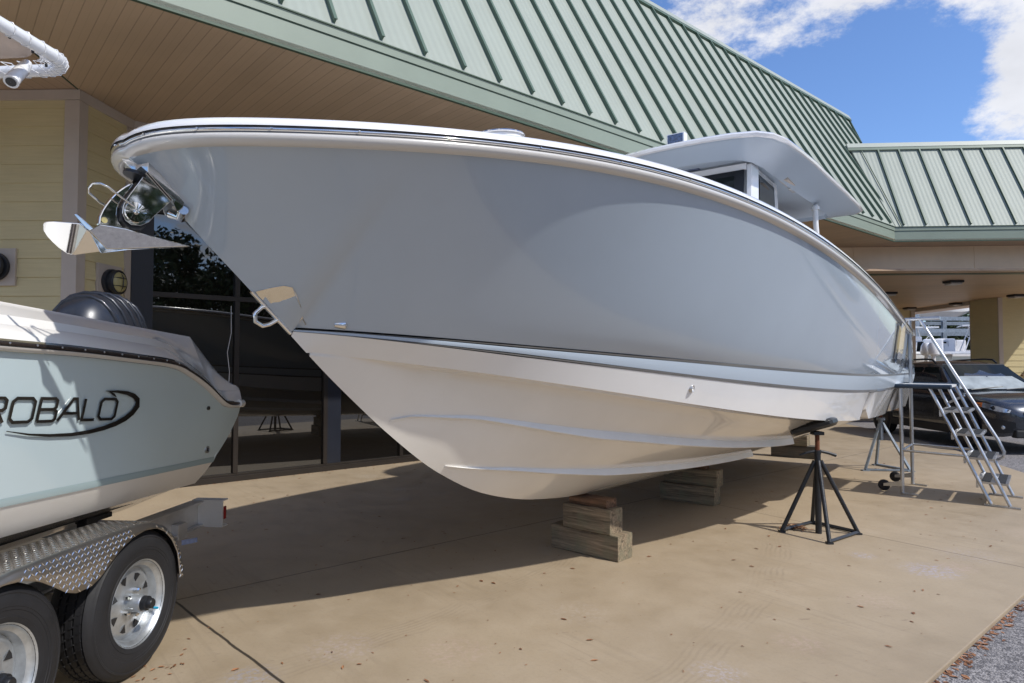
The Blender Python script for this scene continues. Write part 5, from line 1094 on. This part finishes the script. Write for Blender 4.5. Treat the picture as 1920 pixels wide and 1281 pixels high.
for o in [k for k in bpy.data.objects if k.parent==car and k.name.split('.')[0] in('tyre','wheel_rim')]:
    for v in o.data.vertices: v.co.y+= .022*(1 if v.co.y>0 else -1)

# ================= BACKGROUND BOATYARD
def far_boat(name,label,x,y,rz,Lh,W_,z0,colr,tower=True,motors=0,cover=None):
    o=thing(name,label,'boat',(x,y,z0),rz,'boats stored behind the canopy'); rings=[]
    for i in range(15):
        f=i/14; k=max(0.02,1-(max(0,f-.45)/.55)**2.4); sh_=.95+.22*f**2; kl=.05+max(0,f-.72)**2*7
        w1=W_/2*k; rings.append([(Lh*f,-w1,sh_),(Lh*f,-w1*.93,sh_*.62),(Lh*f,-w1*.80,.38+kl*.4),(Lh*f,0,kl),(Lh*f,w1*.80,.38+kl*.4),(Lh*f,w1*.93,sh_*.62),(Lh*f,w1,sh_)])
    mb=MB(); mb.loft(rings,False,True,False); mb.build('hull',colr,o,smooth=35)
    mb=MB(); mb.loft([[(p[0][0],p[0][1]-.02,p[0][2]-.05),(p[0][0],p[0][1]-.02,p[0][2]+.05),(p[0][0],p[0][1]*.8,p[0][2]+.08),(p[0][0],0,p[0][2]+.07),(p[6][0],p[6][1]*.8,p[6][2]+.08),(p[6][0],p[6][1]+.02,p[6][2]+.05),(p[6][0],p[6][1]+.02,p[6][2]-.05)] for p in rings],False,True,False); mb.build('gunwale',M['cap'],o,smooth=35)
    mb=MB(); mb.box((Lh*.45,0,1.45),(.9,.9,.8)); mb.build('console',M['cap'],o,bev=.08)
    mb=MB()
    mb.tube([(Lh*.62,-.8,1.2),(Lh*.55,-.75,1.75),(Lh*.55,.75,1.75),(Lh*.62,.8,1.2)],.03,6); mb.tube([(Lh*.70,-.5,1.2),(Lh*.58,-.4,1.7)],.02,5); mb.tube([(Lh*.70,.5,1.2),(Lh*.58,.4,1.7)],.02,5); mb.build('windshield_frame',M['steel'],o)
    mb=MB(); mb.prism([(Lh*.67,-.7,1.2),(Lh*.555,-.68,1.73),(Lh*.555,.68,1.73),(Lh*.67,.7,1.2)],(.01,0,.01)); mb.build('windshield',M['carglass'],o)
    if tower:
        mb=MB()
        for sd in (-1,1): mb.tube([(Lh*.30,sd*.75,1.0),(Lh*.36,sd*.62,2.35)],.03,6); mb.tube([(Lh*.62,sd*.75,1.1),(Lh*.52,sd*.62,2.35)],.03,6); mb.tube([(Lh*.45,sd*.85,1.1),(Lh*.34,sd*.66,1.9)],.02,5)
        mb.build('top_leg',M['pipe'],o); mb=MB(); mb.box((Lh*.44,0,2.38),(2.3,1.7,.08)); mb.build('hardtop',M['cap'],o,bev=.03)
        mb=MB(); mb.lathe([(.12,0),(.12,.14),(.05,.2),(.05,.3)],14,Matrix.Translation((Lh*.46,0,2.42)),True,True); mb.box((Lh*.46,0,2.76),(.10,.9,.09)); mb.build('radar',M['pipe'],o)
    for k in range(motors):
        mb=MB(); c=Vector((-.35,(k-(motors-1)/2)*.62,1.15)); mb.lathe([(.02,.42),(.16,.40),(.24,.25),(.27,.0),(.24,-.15),(.10,-.2),(.10,-.9)],16,Matrix.Translation(c)); mb.build('outboard',M['cap'],o,smooth=50)
    return o
far_boat('stored_boat','white boat with seafoam hull and outboards just above the car roof',20.1,31.6,R_(-6),7.0,2.5,.95,M['teal'],False,2)
far_boat('stored_boat','white hardtop boat with a radar bar behind the ladder handrail',22.2,37.0,R_(-25),7.5,2.6,1.15,M['white'],True,1)
far_boat('stored_boat','grey hulled boat with raked windshield left of the rack post',21.0,35.0,R_(205),6.5,2.4,1.1,M['greyboat'],False,0)
far_boat('stored_boat','white boat with slanted windshield frame beside the yellow pillar',27.2,40.0,R_(170),6.8,2.5,1.3,M['white'],True,0)
far_boat('stored_boat','white hardtop boat parked across the lot, mirrored in the big hull\'s stern',27.5,13.5,R_(95),8.0,2.7,.7,M['blue'],True,2)
far_boat('stored_boat','seafoam open boat parked farthest right across the lot, mirrored in the big hull',32.5,8.5,R_(100),7.0,2.5,.7,M['teal'],True,1)
far_boat('stored_boat','low white runabout seen end on, just left of the teal hull',21.6,34.0,R_(62),5.6,2.2,1.0,M['white'],False,0)
far_boat('stored_boat','cream runabout end on, half behind the rack post',23.0,34.6,R_(70),5.6,2.2,1.05,M['greyboat'],False,0)
far_boat('stored_boat','small seafoam runabout end on, nearest the yellow pillar',24.3,35.4,R_(74),5.6,2.2,1.0,M['teal'],False,0)
rk=thing('boat_rack','blue-grey steel boat storage rack rising behind the stored boats','rack',(26,42,0),0)
mb=MB()
for x in (-.6,4.35,9.3):
    for y in (0,5): mb=MB(); mb.box((x,y,3.0),(.26,.26,6.0)); mb.build('rack_post',M['greystand'],rk)
for z in (2.0,3.6,4.35,5.4):
    for y in (0,5): mb=MB(); mb.box((4.35,y,z),(10,.12,.24)); mb.build('rack_beam',M['greystand'],rk)
for i,(x,z) in enumerate(((1.2,4.5),(5.6,4.5))):
    mb=MB()
far_boat('stored_boat','white boat bottom lying on the rack\'s upper beams under the canopy edge',23.6,43.5,R_(8),7.2,2.4,4.5,M['white'],False,1)

# ================= TREES
def leaf_mesh(name,n,rx,rz,size,seed,m):
    rr=random.Random(seed); mb=MB(); cl=[]
    for i in range(46):
        while True:
            p=Vector((rr.uniform(-1,1),rr.uniform(-1,1),rr.uniform(-1,1)))
            if .15<p.length<1: break
        p=p.normalized()*(p.length**.45); cl.append((Vector((p.x*rx,p.y*rx,p.z*rz)),rr.uniform(.18,.36)*rx))
    for i in range(n):
        c,r=rr.choice(cl); d=Vector((rr.gauss(0,1),rr.gauss(0,1),rr.gauss(0,.8))).normalized()*r*rr.random()**.4; p=c+d
        a=Vector((rr.gauss(0,1),rr.gauss(0,1),rr.gauss(0,1))).normalized(); b_=a.cross(Vector((rr.gauss(0,1),rr.gauss(0,1),rr.gauss(0,1)))).normalized(); s_=size*rr.uniform(.6,1.4)
        mb.add([tuple(p-a*s_),tuple(p+b_*s_*.5),tuple(p+a*s_),tuple(p-b_*s_*.5)],[(0,1,2,3)])
    me=bpy.data.meshes.new(name); me.from_pydata(mb.v,[],mb.f); me.materials.append(m); return me,cl
protos=[leaf_mesh('crown',9000,3.4,3.0,.14,s,M['foliage']) for s in (1,2)]
def tree(label,x,y,h,s,pi,grp):
    t_=thing('broadleaf_tree',label,'tree',(x,y,0),random.uniform(0,6),grp); me,cl=protos[pi]
    o=bpy.data.objects.new('crown',me); C.objects.link(o); o.parent=t_; o.location=(0,0,h); o.scale=(s,s,s*1.0); FR[o.name]=Matrix()
    mb=MB(); mb.tube([(0,0,-.05),(.1,.05,h*.35),(.0,.1,h*.7),(.1,0,h)],[.24*s,.18*s,.13*s,.05],10)
    for c,_ in cl[:16]: mb.tube([(.05,.06,h*.6+.1*c.z),tuple(Vector((0,0,h))+c*s*.45),tuple(Vector((0,0,h))+c*s*.95)],[.07*s,.04*s,.012],5)
    mb.build('trunk',M['bark'],t_,smooth=60)
gB='trees behind the boat rack'
labB=['green tree behind the boat rack, directly above the stored hardtop boat','green tree filling the gap left of the yellow pillar behind the rack','dense green tree behind the rack, hidden mostly by the yellow pillar','far green tree beyond the yellow pillar wall','taller green tree in the second row behind the rack\'s left post','taller green tree in the second row behind the rack\'s right bay','leftmost green tree behind the boat rack, seen beside the ladder rail']
for i,(x,y,h,s) in enumerate(((28,54,3.4,1.15),(33.5,56,3.2,1.2),(39,55,3.6,1.15),(44,58,3.4,1.2),(31,60,4.2,1.2),(37,61,4.0,1.25),(24,58,3.6,1.1))):
    tree(labB[i],x,y,h,s,i%2,gB)
gF='trees across the lot mirrored in the showroom glass'
for i,(x,y,h,s) in enumerate(((17,-9,4.8,1.1),(20,-4.2,5.4,1.25),(24,-14,5.2,1.25),(30,-24,5.4,1.4),(18,-24,5.4,1.4),(8,-26,5.2,1.3),(-3,-26,5.0,1.3),(36,-10,5.0,1.3),(40,2,4.6,1.25),(44,14,4.6,1.25),(-14,-22,5.0,1.3),(29,-2,4.2,1.0))):
    tree('leafy tree across the lot, mirrored in the dark showroom glass',x,y,h,s,i%2,gF)
# ================= FALLEN LEAVES
rr=random.Random(11); mb=MB()
def leaf(x,y,z,s,a):
    c,s_=math.cos(a),math.sin(a); q=rr.uniform(.25,.45); h=s*rr.uniform(.02,.25); tw=rr.uniform(-.08,.2)*s
    P=[(-s,0,0),(-s*.3,s*q,h),(s*.5,s*q*.8,h*.6),(s,0,tw),(s*.5,-s*q*.8,h*.8),(-s*.3,-s*q,h*.5),(0,0,.0)]
    mb.add([(x+c*u-s_*v,y+s_*u+c*v,z+w_) for u,v,w_ in P],[(0,1,6),(1,2,6),(2,3,6),(3,4,6),(4,5,6),(5,0,6)])
for i in range(1100):
    x=rr.uniform(-4.2,5.6); y=rr.uniform(2.2,11)
    if x>1.6+(y-3)*.95: continue
    leaf(x,y,.003,rr.choice([.005,.006,.007,.008,.010,.012,.015,.022]),rr.uniform(0,6.3))
for i in range(170):
    t=rr.uniform(0,6.6); n=rr.gauss(.05,.035); p=ww(t,0,abs(n)+.01); leaf(p.x,p.y,.003,rr.uniform(.008,.02),rr.uniform(0,6.3))
for i in range(330):
    t=rr.uniform(-1,3.5); p=E0+Wv*t+Nv*abs(rr.gauss(.0,.035)); leaf(p.x,p.y,-.028,rr.uniform(.012,.03),rr.uniform(0,6.3))
for i in range(90):
    x=rr.gauss(2.6,.055); y=rr.gauss(6.15,.05); leaf(x,y,.006+rr.uniform(0,.02),rr.uniform(.012,.03),rr.uniform(0,6.3))
for i in range(50):
    leaf(rr.gauss(5.25,.15),rr.gauss(9.55,.06),.004,rr.uniform(.012,.025),rr.uniform(0,6.3))
for i in range(16): leaf(-1.75+rr.gauss(0,.05),3.5+rr.gauss(0,.12)-.1,.004,rr.uniform(.01,.02),rr.uniform(0,6.3))
lo=mb.build('fallen_leaves',M['dryleaf']); tag(lo,'dry brown leaves scattered over the tan concrete','leaves',kind='stuff')
